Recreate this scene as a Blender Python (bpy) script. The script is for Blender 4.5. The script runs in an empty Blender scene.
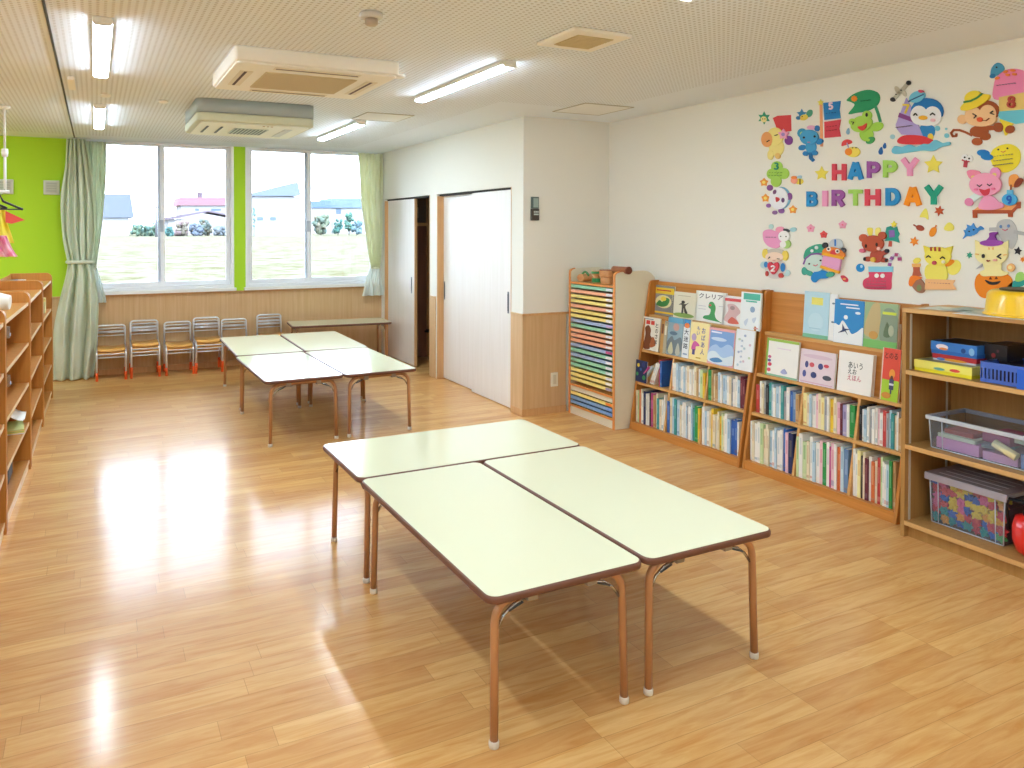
import bpy, bmesh, math, random
from mathutils import Vector, Matrix, Euler
random.seed(7)
SC = bpy.context.scene
COL = SC.collection
PI = math.pi

# ------------------------------------------------------------------ camera
CF, CX, CY, CPI, CRO, CYA, CH = 754.2, 458.7, 240.3, .015, .001, .449, 1.584
FW = Vector((math.sin(CYA)*math.cos(CPI), math.cos(CYA)*math.cos(CPI), -math.sin(CPI)))
RT0 = Vector((math.cos(CYA), -math.sin(CYA), 0)); UP0 = RT0.cross(FW)
RT = RT0*math.cos(CRO) + UP0*math.sin(CRO); UP = -RT0*math.sin(CRO) + UP0*math.cos(CRO)

def at(u, v, axis, val):
    """measured position: where the sight line of a photo pixel meets the plane axis = val"""
    d = FW + RT*((u-CX)/CF) - UP*((v-CY)/CF)
    o = Vector((0, 0, CH)); i = 'xyz'.index(axis)
    return o + d*((val-o[i])/d[i])

cd = bpy.data.cameras.new('camera'); cam = bpy.data.objects.new('camera', cd); COL.objects.link(cam)
cam.matrix_world = Matrix(((RT.x, UP.x, -FW.x, 0), (RT.y, UP.y, -FW.y, 0), (RT.z, UP.z, -FW.z, CH), (0, 0, 0, 1)))
cd.sensor_width = 36; cd.lens = CF/1024*36
cd.shift_x = (512-CX)/1024; cd.shift_y = (CY-384)/1024
cd.clip_start = .05; cd.clip_end = 2000
SC.camera = cam

# --------------------------------------------------------------- materials
def lin(h):
    h = h.lstrip('#'); r = []
    for i in (0, 2, 4):
        c = int(h[i:i+2], 16)/255
        r.append(c/12.92 if c <= .04045 else ((c+.055)/1.055)**2.4)
    return (*r, 1)
_mc = {}
def mat(h, rough=.6, metal=0, name=None, spec=.5, coat=0, emit=0, trans=0):
    k = (h, rough, metal, spec, coat, emit, trans)
    if k in _mc: return _mc[k]
    m = bpy.data.materials.new(name or 'paint_'+h.lstrip('#')); m.use_nodes = True
    b = m.node_tree.nodes['Principled BSDF']
    b.inputs['Base Color'].default_value = lin(h); b.inputs['Roughness'].default_value = rough
    b.inputs['Metallic'].default_value = metal; b.inputs['Specular IOR Level'].default_value = spec
    b.inputs['Coat Weight'].default_value = coat; b.inputs['Coat Roughness'].default_value = .08
    if emit:
        b.inputs['Emission Color'].default_value = lin(h); b.inputs['Emission Strength'].default_value = emit
    if trans: b.inputs['Transmission Weight'].default_value = trans
    _mc[k] = m
    return m

def nodes_mat(name):
    m = bpy.data.materials.new(name); m.use_nodes = True
    nt = m.node_tree; b = nt.nodes['Principled BSDF']
    return m, nt, b
def nd(nt, typ, **kw):
    n = nt.nodes.new(typ)
    for k, v in kw.items():
        if k in n.inputs.keys(): n.inputs[k].default_value = v
        else: setattr(n, k, v)
    return n
def ramp(nt, fac, stops):
    r = nt.nodes.new('ShaderNodeValToRGB')
    while len(r.color_ramp.elements) < len(stops): r.color_ramp.elements.new(.5)
    for e, (p, c) in zip(r.color_ramp.elements, stops):
        e.position = p; e.color = lin(c)
    nt.links.new(fac, r.inputs[0]); return r.outputs[0]

def wood(name, c1, c2, axis='z', rough=.4, coat=0, scale=1.0, mid=None):
    """grain running along one object axis"""
    m, nt, b = nodes_mat(name)
    tc = nd(nt, 'ShaderNodeTexCoord'); mp = nd(nt, 'ShaderNodeMapping')
    s = [28*scale]*3; s['xyz'.index(axis)] = 1.1*scale
    mp.inputs['Scale'].default_value = s
    nt.links.new(tc.outputs['Object'], mp.inputs[0])
    n = nd(nt, 'ShaderNodeTexNoise', Scale=1.6, Detail=5.0, Roughness=.6, Distortion=.4)
    nt.links.new(mp.outputs[0], n.inputs['Vector'])
    c = ramp(nt, n.outputs['Fac'], [(.3, c1), (.7, c2)])
    nt.links.new(c, b.inputs['Base Color']); b.inputs['Roughness'].default_value = rough
    b.inputs['Coat Weight'].default_value = coat; b.inputs['Coat Roughness'].default_value = .15
    return m

def floor_mat():
    m, nt, b = nodes_mat('wood_strip_flooring')
    tc = nd(nt, 'ShaderNodeTexCoord')
    sp = nd(nt, 'ShaderNodeSeparateXYZ'); nt.links.new(tc.outputs['Object'], sp.inputs[0])
    def mth(op, a, bb=None):
        q = nt.nodes.new('ShaderNodeMath'); q.operation = op
        for i, x in enumerate((a, bb)):
            if x is None: continue
            if isinstance(x, (int, float)): q.inputs[i].default_value = x
            else: nt.links.new(x, q.inputs[i])
        return q.outputs[0]
    row = mth('FLOOR', mth('DIVIDE', sp.outputs[1], .1))
    wn = nd(nt, 'ShaderNodeTexWhiteNoise', noise_dimensions='1D'); nt.links.new(row, wn.inputs['W'])
    cb = nd(nt, 'ShaderNodeCombineXYZ'); nt.links.new(mth('ADD', sp.outputs[0], mth('MULTIPLY', wn.outputs['Value'], .9)), cb.inputs[0])
    nt.links.new(sp.outputs[1], cb.inputs[1]); mp = cb
    br = nd(nt, 'ShaderNodeTexBrick'); br.offset = 0; br.squash = 1
    for k, v in (('Scale', 1.0), ('Mortar Size', .0010), ('Mortar Smooth', .3), ('Bias', 0.0), ('Brick Width', .72), ('Row Height', .1)):
        br.inputs[k].default_value = v
    br.inputs['Color1'].default_value = lin(FLOOR_A); br.inputs['Color2'].default_value = lin(FLOOR_B)
    br.inputs['Mortar'].default_value = lin(FLOOR_M)
    nt.links.new(mp.outputs[0], br.inputs['Vector'])
    mp2 = nd(nt, 'ShaderNodeMapping'); mp2.inputs['Scale'].default_value = (2.2, 22, 1)
    nt.links.new(tc.outputs['Object'], mp2.inputs[0])
    # shift the grain in every strip by its own brick colour
    n = nd(nt, 'ShaderNodeTexNoise', Scale=1.5, Detail=6.0, Roughness=.62, Distortion=.8)
    nt.links.new(mp2.outputs[0], n.inputs['Vector'])
    g = ramp(nt, n.outputs['Fac'], [(.3, FLOOR_G1), (.62, '#FFFFFF')])
    mx = nd(nt, 'ShaderNodeMix', data_type='RGBA', blend_type='MULTIPLY'); mx.inputs[0].default_value = .9
    nt.links.new(br.outputs['Color'], mx.inputs[6]); nt.links.new(g, mx.inputs[7])
    nt.links.new(mx.outputs[2], b.inputs['Base Color'])
    b.inputs['Roughness'].default_value = .42; b.inputs['Specular IOR Level'].default_value = .12
    b.inputs['Coat Weight'].default_value = FLOOR_COAT; b.inputs['Coat Roughness'].default_value = .15; b.inputs['Coat IOR'].default_value = 1.75
    return m

def ceiling_mat():
    m, nt, b = nodes_mat('perforated_ceiling_board')
    tc = nd(nt, 'ShaderNodeTexCoord'); sp = nd(nt, 'ShaderNodeSeparateXYZ')
    nt.links.new(tc.outputs['Object'], sp.inputs[0])
    def math_(op, a, bb=None, cc=None):
        n = nt.nodes.new('ShaderNodeMath'); n.operation = op
        for i, x in enumerate((a, bb, cc)):
            if x is None: continue
            if isinstance(x, (int, float)): n.inputs[i].default_value = x
            else: nt.links.new(x, n.inputs[i])
        return n.outputs[0]
    def cell(s):
        f = math_('FRACT', math_('DIVIDE', s, .03))
        return math_('SUBTRACT', f, .5)
    dx, dy = cell(sp.outputs[0]), cell(sp.outputs[1])
    d2 = math_('ADD', math_('MULTIPLY', dx, dx), math_('MULTIPLY', dy, dy))
    hole = math_('LESS_THAN', d2, .058)
    # plain borders: along the right wall, the window wall and before the recess
    def step(s, lo, hi): return math_('MULTIPLY', math_('GREATER_THAN', s, lo), math_('LESS_THAN', s, hi))
    ok = math_('MULTIPLY', step(sp.outputs[0], -4.3, 3.62), step(sp.outputs[1], -9, 8.55))
    cut = math_('MULTIPLY', math_('GREATER_THAN', sp.outputs[0], 2.72), math_('GREATER_THAN', sp.outputs[1], 4.95))
    ok = math_('MULTIPLY', ok, math_('SUBTRACT', 1, cut))
    fac = math_('MULTIPLY', hole, ok)
    mx = nd(nt, 'ShaderNodeMix', data_type='RGBA'); nt.links.new(fac, mx.inputs[0])
    mx.inputs[6].default_value = lin(CEIL); mx.inputs[7].default_value = lin(CEIL_HOLE)
    nt.links.new(mx.outputs[2], b.inputs['Base Color']); b.inputs['Roughness'].default_value = .9
    return m

def glass_mat(name, tint='#FFFFFF', ior=1.45, gloss=.02):
    m, nt, b = nodes_mat(name); nt.nodes.remove(b)
    out = nt.nodes['Material Output']
    t = nd(nt, 'ShaderNodeBsdfTransparent'); t.inputs[0].default_value = lin(tint)
    g = nd(nt, 'ShaderNodeBsdfGlossy'); g.inputs['Roughness'].default_value = gloss
    f = nd(nt, 'ShaderNodeFresnel', IOR=ior); x = nd(nt, 'ShaderNodeMixShader')
    nt.links.new(f.outputs[0], x.inputs[0]); nt.links.new(t.outputs[0], x.inputs[1]); nt.links.new(g.outputs[0], x.inputs[2])
    nt.links.new(x.outputs[0], out.inputs['Surface'])
    return m
def cloudy_plastic(name, tint, body, k):
    m, nt, b = nodes_mat(name)
    out = nt.nodes['Material Output']
    b.inputs['Base Color'].default_value = lin(body); b.inputs['Roughness'].default_value = .25
    t = nd(nt, 'ShaderNodeBsdfTransparent'); t.inputs[0].default_value = lin(tint)
    x = nd(nt, 'ShaderNodeMixShader'); x.inputs[0].default_value = k
    nt.links.new(t.outputs[0], x.inputs[1]); nt.links.new(b.outputs[0], x.inputs[2])
    nt.links.new(x.outputs[0], out.inputs['Surface'])
    return m

def fabric(name, c1, c2, scale=9, lit=0):
    m, nt, b = nodes_mat(name)
    tc = nd(nt, 'ShaderNodeTexCoord')
    n = nd(nt, 'ShaderNodeTexNoise', Scale=float(scale), Detail=4.0)
    nt.links.new(tc.outputs['Object'], n.inputs['Vector'])
    c = ramp(nt, n.outputs['Fac'], [(.35, c1), (.65, c2)])
    nt.links.new(c, b.inputs['Base Color']); b.inputs['Roughness'].default_value = .9
    b.inputs['Specular IOR Level'].default_value = .2
    if lit:                                            # thin cloth lets daylight through
        t = nd(nt, 'ShaderNodeBsdfTranslucent'); nt.links.new(c, t.inputs[0]); x = nd(nt, 'ShaderNodeMixShader'); x.inputs[0].default_value = lit
        nt.links.new(b.outputs[0], x.inputs[1]); nt.links.new(t.outputs[0], x.inputs[2]); nt.links.new(x.outputs[0], nt.nodes['Material Output'].inputs['Surface'])
    return m

# ------------------------------------------------------------ mesh builder
class MB:
    def __init__(s): s.V = []; s.F = []; s.M = []; s.S = []; s.mats = []
    def mi(s, m):
        if m not in s.mats: s.mats.append(m)
        return s.mats.index(m)
    def add(s, vs, fs, m, smooth=False, xf=None):
        o = len(s.V); i = s.mi(m)
        for v in vs: s.V.append(tuple(xf @ Vector(v)) if xf else tuple(v))
        for f in fs: s.F.append([o+k for k in f]); s.M.append(i); s.S.append(smooth)
        return s
    def box(s, x0, y0, z0, x1, y1, z1, m, xf=None):
        vs = [(x, y, z) for x in (x0, x1) for y in (y0, y1) for z in (z0, z1)]
        fs = [(0, 1, 3, 2), (4, 6, 7, 5), (0, 4, 5, 1), (2, 3, 7, 6), (0, 2, 6, 4), (1, 5, 7, 3)]
        return s.add(vs, fs, m, False, xf)
    def tube(s, path, r, m, seg=8, cap=True, xf=None, closed=False):
        P = [Vector(p) for p in path]; n = len(P); rr = r if isinstance(r, (list, tuple)) else [r]*n
        vs = []; fs = []; ref = None
        for i, p in enumerate(P):
            if closed: t = P[(i+1) % n]-P[i-1]
            else: t = P[min(i+1, n-1)]-P[max(i-1, 0)]
            t.normalize()
            if ref is None:
                ref = Vector((0, 0, 1)) if abs(t.z) < .9 else Vector((1, 0, 0))
            u = t.cross(ref).normalized(); w = u.cross(t).normalized(); ref = w
            for k in range(seg):
                a = 2*PI*k/seg; vs.append(p+(u*math.cos(a)+w*math.sin(a))*rr[i])
        for i in range(n if closed else n-1):
            j = (i+1) % n
            for k in range(seg):
                l = (k+1) % seg; fs.append((i*seg+k, i*seg+l, j*seg+l, j*seg+k))
        s.add(vs, fs, m, True, xf)
        if cap and not closed:
            s.add(vs[:seg], [tuple(range(seg))], m, False, xf); s.add(vs[-seg:], [tuple(range(seg))], m, False, xf)
        return s
    def prism(s, poly, fn, h0, h1, m, smooth=False):
        """polygon (a,b) extruded from h0 to h1; fn(a,b,h) -> xyz"""
        n = len(poly)
        vs = [fn(a, b, h0) for a, b in poly]+[fn(a, b, h1) for a, b in poly]
        fs = [tuple(range(n))[::-1], tuple(range(n, 2*n))]
        s.add(vs, fs, m, False)
        s.add(vs, [(i, (i+1) % n, n+(i+1) % n, n+i) for i in range(n)], m, smooth)
        return s
    def lathe(s, prof, m, seg=20, c=(0, 0, 0), xf=None, smooth=True):
        vs = []; fs = []
        for r, z in prof:
            for k in range(seg):
                a = 2*PI*k/seg; vs.append((c[0]+r*math.cos(a), c[1]+r*math.sin(a), c[2]+z))
        for i in range(len(prof)-1):
            for k in range(seg):
                l = (k+1) % seg; fs.append((i*seg+k, i*seg+l, (i+1)*seg+l, (i+1)*seg+k))
        s.add(vs, fs, m, smooth, xf)
        s.add(vs[:seg], [tuple(range(seg))[::-1]], m, False, xf); s.add(vs[-seg:], [tuple(range(seg))], m, False, xf)
        return s
    def ball(s, c, r, m, sx=1, sy=1, sz=1, seg=12, rings=7, jit=0):
        vs = []; fs = []
        for i in range(rings+1):
            a = PI*i/rings
            for k in range(seg):
                b = 2*PI*k/seg; j = 1+random.uniform(-jit, jit)
                vs.append((c[0]+r*sx*j*math.sin(a)*math.cos(b), c[1]+r*sy*j*math.sin(a)*math.sin(b), c[2]+r*sz*j*math.cos(a)))
        for i in range(rings):
            for k in range(seg):
                l = (k+1) % seg; fs.append((i*seg+k, (i+1)*seg+k, (i+1)*seg+l, i*seg+l))
        return s.add(vs, fs, m, True)
    def build(s, name, parent=None, loc=None, bevel=0, rot=None):
        me = bpy.data.meshes.new(name); me.from_pydata(s.V, [], s.F)
        for m in s.mats: me.materials.append(m)
        me.polygons.foreach_set('material_index', s.M); me.polygons.foreach_set('use_smooth', s.S)
        bm = bmesh.new(); bm.from_mesh(me)
        bmesh.ops.remove_doubles(bm, verts=bm.verts, dist=1e-6)
        bmesh.ops.recalc_face_normals(bm, faces=bm.faces); bm.to_mesh(me); bm.free(); me.update()
        o = bpy.data.objects.new(name, me); COL.objects.link(o)
        if parent: o.parent = parent
        if loc is not None: o.location = loc
        if rot is not None: o.rotation_euler = rot
        if bevel:
            b = o.modifiers.new('bevel', 'BEVEL'); b.width = bevel; b.segments = 2; b.limit_method = 'ANGLE'; b.angle_limit = .6
            b.harden_normals = False
        return o

def tag(o, label=None, cat=None, group=None, kind=None):
    if label: o['label'] = label
    if cat: o['category'] = cat
    if group: o['group'] = group
    if kind: o['kind'] = kind
    return o
def root(name, loc, label, cat, group=None, rz=0):
    o = bpy.data.objects.new(name, None); COL.objects.link(o)
    o.location = loc; o.rotation_euler = (0, 0, rz); o.empty_display_size = .1
    return tag(o, label, cat, group)
def struct(mb, name, **k):
    o = mb.build(name, **k)
    if not k.get('parent'): o['kind'] = 'structure'
    return o
def copy_tree(o, parent=None):
    c = o.copy(); COL.objects.link(c); c.parent = parent
    for ch in list(o.children): copy_tree(ch, c)
    return c
def catmull(pts, n=6, closed=True):
    out = []; N = len(pts)
    rng = range(N) if closed else range(N-1)
    for i in rng:
        if closed: p0, p1, p2, p3 = pts[i-1], pts[i], pts[(i+1) % N], pts[(i+2) % N]
        else: p0, p1, p2, p3 = pts[max(i-1, 0)], pts[i], pts[i+1], pts[min(i+2, N-1)]
        for k in range(n):
            t = k/n
            out.append(tuple(.5*((2*b)+(-a+c)*t+(2*a-5*b+4*c-d)*t*t+(-a+3*b-3*c+d)*t**3) for a, b, c, d in zip(p0, p1, p2, p3)))
    if not closed: out.append(tuple(pts[-1]))
    return out
def rrect(x0, y0, x1, y1, r, n=5):
    out = []
    for cx, cy, a0 in ((x1-r, y1-r, 0), (x0+r, y1-r, 90), (x0+r, y0+r, 180), (x1-r, y0+r, 270)):
        for k in range(n+1):
            a = math.radians(a0+90*k/n); out.append((cx+r*math.cos(a), cy+r*math.sin(a)))
    return out
def ell(cx, cy, rx, ry, rot=0, n=24):
    c, s = math.cos(math.radians(rot)), math.sin(math.radians(rot)); out = []
    for k in range(n):
        a = 2*PI*k/n; x, y = rx*math.cos(a), ry*math.sin(a); out.append((cx+x*c-y*s, cy+x*s+y*c))
    return out
def star(cx, cy, r, r2=.45, n=5, rot=0):
    out = []
    for k in range(2*n):
        a = math.radians(rot-90)+PI*k/n; q = r if k % 2 == 0 else r*r2
        out.append((cx+q*math.cos(a), cy+q*math.sin(a)))
    return out
_tc = {}
def text_geo(s):
    if s not in _tc:
        c = bpy.data.curves.new('lettering', 'FONT'); c.body = s; c.size = 1; c.extrude = 0; c.resolution_u = 2; c.offset = .012
        o = bpy.data.objects.new('lettering', c); me = bpy.data.meshes.new_from_object(o)
        vs = [(v.co.x, v.co.y) for v in me.vertices]; fs = [tuple(p.vertices) for p in me.polygons]
        bpy.data.objects.remove(o); bpy.data.meshes.remove(me); bpy.data.curves.remove(c)
        x0, x1 = min(v[0] for v in vs), max(v[0] for v in vs); y0, y1 = min(v[1] for v in vs), max(v[1] for v in vs)
        _tc[s] = ([((x-x0)/(x1-x0), (y-y0)/(y1-y0)) for x, y in vs], fs)
    return _tc[s]
def put_text(mb, s, fn, a0, b0, a1, b1, h, m):
    vs, fs = text_geo(s)
    mb.add([fn(a0+(a1-a0)*x, b0+(b1-b0)*y, h) for x, y in vs], fs, m)
# bold block letters made of thick strokes in a unit box
def arc(cx, cy, rx, ry, a0, a1, n=10):
    return [(cx+rx*math.cos(math.radians(a0+(a1-a0)*k/n)), cy+ry*math.sin(math.radians(a0+(a1-a0)*k/n))) for k in range(n+1)]
GL = {
 'H': [[(.15, 0), (.15, 1)], [(.85, 0), (.85, 1)], [(.1, .5), (.9, .5)]],
 'A': [[(.13, 0), (.47, 1)], [(.87, 0), (.53, 1)], [(.25, .3), (.75, .3)]],
 'P': [[(.15, 0), (.15, 1)], [(.1, .86)]+arc(.5, .64, .33, .22, 90, -90)+[(.1, .42)]],
 'B': [[(.15, 0), (.15, 1)], [(.1, .88)]+arc(.48, .7, .3, .18, 90, -90)+[(.1, .52)], [(.1, .5)]+arc(.5, .31, .34, .19, 90, -90)+[(.1, .12)]],
 'R': [[(.15, 0), (.15, 1)], [(.1, .87)]+arc(.5, .68, .31, .19, 90, -90)+[(.1, .48)], [(.45, .5), (.85, 0)]],
 'Y': [[(.1, 1), (.5, .45)], [(.9, 1), (.5, .45)], [(.5, .55), (.5, 0)]],
 'I': [[(.5, 0), (.5, 1)]],
 'T': [[(.5, 0), (.5, 1)], [(0, .87), (1, .87)]],
 'D': [[(.15, 0), (.15, 1)], [(.1, .87)]+arc(.42, .5, .42, .37, 90, -90)+[(.1, .13)]],
 '1': [[(.5, 0), (.5, 1)]],
 '2': [arc(.5, .7, .35, .22, 170, -30)+[(.15, .1)], [(.1, .1), (.9, .1)]],
 '3': [arc(.45, .73, .33, .19, 150, -80), arc(.45, .28, .36, .22, 80, -150)],
 '5': [[(.85, .92), (.25, .92), (.2, .52)]+arc(.45, .32, .38, .25, 110, -140)],
 '7': [[(.1, .9), (.85, .9), (.4, 0)]],
 '8': [arc(.5, .73, .3, .19, 0, 360, 16), arc(.5, .27, .36, .22, 0, 360, 16)],
 '9': [arc(.5, .68, .33, .24, 0, 360, 16), [(.83, .68), (.7, .2), (.4, .05)]],
}
def strokes(mb, ch, fn, a0, b0, a1, b1, w, h0, h1, m):
    """w is the stroke width in the same unit as a"""
    idx = 0
    for pl in GL[ch]:
        P = [Vector((a0+(a1-a0)*x, b0+(b1-b0)*y)) for x, y in pl]
        for i in range(len(P)-1):
            d = (P[i+1]-P[i]); L = d.length
            if L < 1e-7: continue
            d /= L; n = Vector((-d.y, d.x))*w/2
            e0 = d*(w*.22 if i > 0 else 0); e1 = d*(w*.22 if i < len(P)-2 else 0)
            q = [P[i]-e0+n, P[i]-e0-n, P[i+1]+e1-n, P[i+1]+e1+n]
            mb.prism([tuple(v) for v in q], fn, h0, h1+.00022*idx, m); idx += 1
ORD = 'first second third fourth fifth sixth seventh eighth ninth tenth eleventh twelfth thirteenth fourteenth fifteenth sixteenth seventeenth eighteenth'.split()
# ---------------------------------------------------------------- palette
FLOOR_A, FLOOR_B, FLOOR_M, FLOOR_G1, FLOOR_COAT = '#E4B878', '#D3A062', '#BC8C52', '#EACFA6', .38
CEIL, CEIL_HOLE = '#E9F1FA', '#C2C6CA'
WALL = mat('#EDEBE2', .85, name='cream_wall_paper')
GREEN = mat('#B2DE2C', .8, name='lime_green_paint')
M_FLOOR = floor_mat(); M_CEIL = ceiling_mat()
W_ORANGE = wood('orange_beech_veneer', '#B6722E', '#CA8840', 'z', .4)
W_ORANGE_Y = wood('orange_beech_veneer_long', '#BC7834', '#D08E46', 'y', .4)
W_EDGE = wood('light_edge_veneer', '#CE9856', '#DCAC6C', 'y', .4)
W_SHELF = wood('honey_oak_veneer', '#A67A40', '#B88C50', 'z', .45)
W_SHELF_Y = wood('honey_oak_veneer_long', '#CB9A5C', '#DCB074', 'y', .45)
W_WAIN = wood('wainscot_oak', '#CCA474', '#DAB88C', 'z', .5, scale=.8)
W_DOOR = wood('white_ash_door', '#E8E2DC', '#EFEAE6', 'z', .45, scale=.7)
W_JAMB = wood('warm_door_jamb', '#CF9C66', '#DCAE7A', 'z', .45)
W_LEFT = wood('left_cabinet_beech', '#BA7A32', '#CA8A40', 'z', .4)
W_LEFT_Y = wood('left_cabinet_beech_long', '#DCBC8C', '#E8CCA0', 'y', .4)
DARK = mat('#2A221E', .7); BROWN = wood('dark_brown_door', '#8A5A46', '#9A6A54', 'z', .5)
WHITE = mat('#F2F2EE', .5, name='white_enamel'); ALU = mat('#F2F5FA', .4, .0, name='silver_aluminium')
TRACKM = mat('#3A3A3A', .6)
X_W, Y_W, X_D, Y_R, HC = 4.135, 8.99, 3.25, 5.49, 2.534
XL, YB = -4.5, -2.5

# ------------------------------------------------------------------- shell
struct(MB().box(XL-.1, YB-.1, -.1, 5.2, Y_W+.12, 0, M_FLOOR), 'floor')
struct(MB().box(XL-.1, YB-.1, HC, 5.2, Y_W+.12, HC+.1, M_CEIL), 'ceiling')
struct(MB().box(X_W, YB, 0, X_W+.12, Y_R+.12, HC, WALL), 'wall_right')
struct(MB().box(X_D, Y_R, 0, X_W, Y_R+.1, HC, WALL), 'wall_recess')
struct(MB().box(XL-.1, YB, 0, XL, Y_W, HC, WALL), 'wall_left')
struct(MB().box(XL, YB-.1, 0, X_W+.12, YB, HC, WALL), 'wall_back')
DZ = 1.95
w = MB()
w.box(X_D, Y_R+.1, DZ, X_D+.13, Y_W, HC, WALL); w.box(X_D, Y_R+.1, 0, X_D+.13, 5.70, DZ, WALL)
w.box(X_D, 7.28, 0, X_D+.13, 7.46, DZ, WALL); w.box(X_D, 8.88, 0, X_D+.13, Y_W, DZ, WALL)
struct(w, 'wall_doors')
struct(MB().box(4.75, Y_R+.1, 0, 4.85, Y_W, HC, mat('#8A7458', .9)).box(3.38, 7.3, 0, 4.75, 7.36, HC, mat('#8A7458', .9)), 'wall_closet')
# window wall with two openings
ZS, ZT = .905, 2.53
WO = ((-.12, 1.445), (1.575, 3.205))
w = MB(); g = MB()
w.box(XL, Y_W, 0, 5.2, Y_W+.12, .86, W_WAIN)
g.box(XL, Y_W, .86, WO[0][0], Y_W+.12, HC, GREEN); g.box(WO[0][1], Y_W, .86, WO[1][0], Y_W+.12, HC, GREEN)
g.box(WO[0][0], Y_W, ZT, WO[0][1], Y_W+.12, HC, WALL); g.box(WO[1][0], Y_W, ZT, WO[1][1], Y_W+.12, HC, WALL)
g.box(WO[1][1], Y_W, .86, 5.2, Y_W+.12, HC, WALL)
for a, b in WO: g.box(a, Y_W, .86, b, Y_W+.12, ZS, WALL)
struct(w, 'wall_window_base'); struct(g, 'wall_window')
PANE = glass_mat('window_glass', '#FBFDFF', 1.4)
for i, (a, b) in enumerate(WO):
    f = MB(); t = .035
    f.box(a, Y_W-.015, ZS, a+t, Y_W+.1, ZT, ALU).box(b-t, Y_W-.015, ZS, b, Y_W+.1, ZT, ALU)
    f.box(a+t, Y_W-.015, ZT-.012, b-t, Y_W+.1, ZT, ALU).box(a+t, Y_W-.02, ZS, b-t, Y_W+.1, ZS+t, ALU)
    fo = struct(f, f'window_{i+1}', bevel=.004)
    mid = (.665, 2.325)[i]
    for k, (c, d, yy) in enumerate(((a+t, mid+.035, Y_W+.03), (mid-.035, b-t, Y_W+.062))):
        s = MB(); q = .045
        s.box(c, yy, ZS+t, c+q, yy+.028, ZT-.012, ALU).box(d-q, yy, ZS+t, d, yy+.028, ZT-.012, ALU)
        s.box(c+q, yy, ZS+t, d-q, yy+.028, ZS+t+.05, ALU).box(c+q, yy, ZT-.034, d-q, yy+.028, ZT-.012, ALU)
        so = s.build('sash', fo); MB().box(c+q, yy+.011, ZS+t+.05, d-q, yy+.017, ZT-.034, PANE).build('pane', so)
    MB().box(mid-.02, Y_W+.012, 1.55, mid+.02, Y_W+.03, 1.68, mat('#B8C0CC', .4, .2)).build('window_latch', fo)
    MB().box(a-.02, Y_W-.05, .868, b+.02, Y_W-.001, .904, WHITE).build('window_sill', fo, bevel=.004)
# wainscot, cap rails and baseboards
def panel(nm, x0, y0, x1, y1, z1=.85, th=0):
    return struct(MB().box(x0, y0, .06, x1, y1, z1, W_WAIN), nm)
n_ = [0]
def trim(*bx, m=W_WAIN, bevel=.002, part=None):
    n_[0] += 1; mb = MB()
    for b in bx: mb.box(*b, m)
    return struct(mb, f'trim_{n_[0]}', bevel=bevel)
trim((XL, Y_W-.02, .85, X_D-.02, Y_W-.001, .868), m=W_JAMB)
trim((X_D+.001, Y_R-.012, 0, 3.675, Y_R-.001, .85)); trim((X_D-.014, Y_R-.02, .85, X_W-.05, Y_R-.001, .868), m=W_JAMB)
trim((X_D-.012, Y_R-.012, 0, X_D-.001, 5.675, .85), (X_D-.02, Y_R-.014, .85, X_D-.001, 5.675, .868))
trim((X_D-.012, 7.3, 0, X_D-.001, 7.44, .85), (X_D-.018, 7.3, .85, X_D-.001, 7.44, .868))
trim((X_D-.018, Y_R-.018, 0, X_D-.0125, 5.675, .06), (X_D-.018, Y_R-.018, 0, 3.675, Y_R-.0125, .06), m=W_JAMB)
struct(MB().box(XL, Y_W-.012, 0, X_D-.001, Y_W-.001, .06, W_JAMB), 'baseboard_window')
struct(MB().box(X_W-.012, YB, 0, X_W-.001, 1.55, .06, W_JAMB), 'baseboard_right')
# door casings (jambs and heads)
trim((X_D-.003, 5.692, 0, X_D+.02, 5.6995, DZ), (X_D+.002, 7.262, 0, X_D+.129, 7.2799, DZ-.0205), m=W_JAMB)
trim((X_D-.003, 7.455, 0, X_D+.02, 7.4695, DZ), (X_D+.002, 8.862, 0, X_D+.129, 8.8799, DZ-.0205), m=W_JAMB)
trim((X_D+.03, 5.70, DZ-.02, X_D+.12, 7.28, DZ-.001), (X_D+.03, 7.46, DZ-.02, X_D+.12, 8.86, DZ-.001), m=DARK)
trim((-.196, YB, HC-.006, -.184, Y_W, HC-.0005), m=TRACKM)           # partition track across the ceiling
def door(nm, x, y0, y1, hy):
    o = struct(MB().box(x, y0, .008, x+.03, y1, DZ-.02, W_DOOR), nm, bevel=.002)
    h = MB().box(x-.004, hy-.012, .84, x+.001, hy+.012, 1.03, mat('#8E949C', .35, .7)).box(x-.006, hy-.006, .86, x-.003, hy+.006, 1.01, mat('#3C4048', .4, .4))
    h.build('handle', o)
door('door_1', 3.282, 5.70, 6.52, 5.8); door('door_2', 3.322, 6.46, 7.2615, 7.235); door('door_3', 3.29, 8.0, 8.86, 8.08)
MB().box(3.289, 7.99, .008, 3.321, 8.0, DZ-.02, W_JAMB).build('edge_strip', bpy.data.objects['door_3'])
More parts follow.
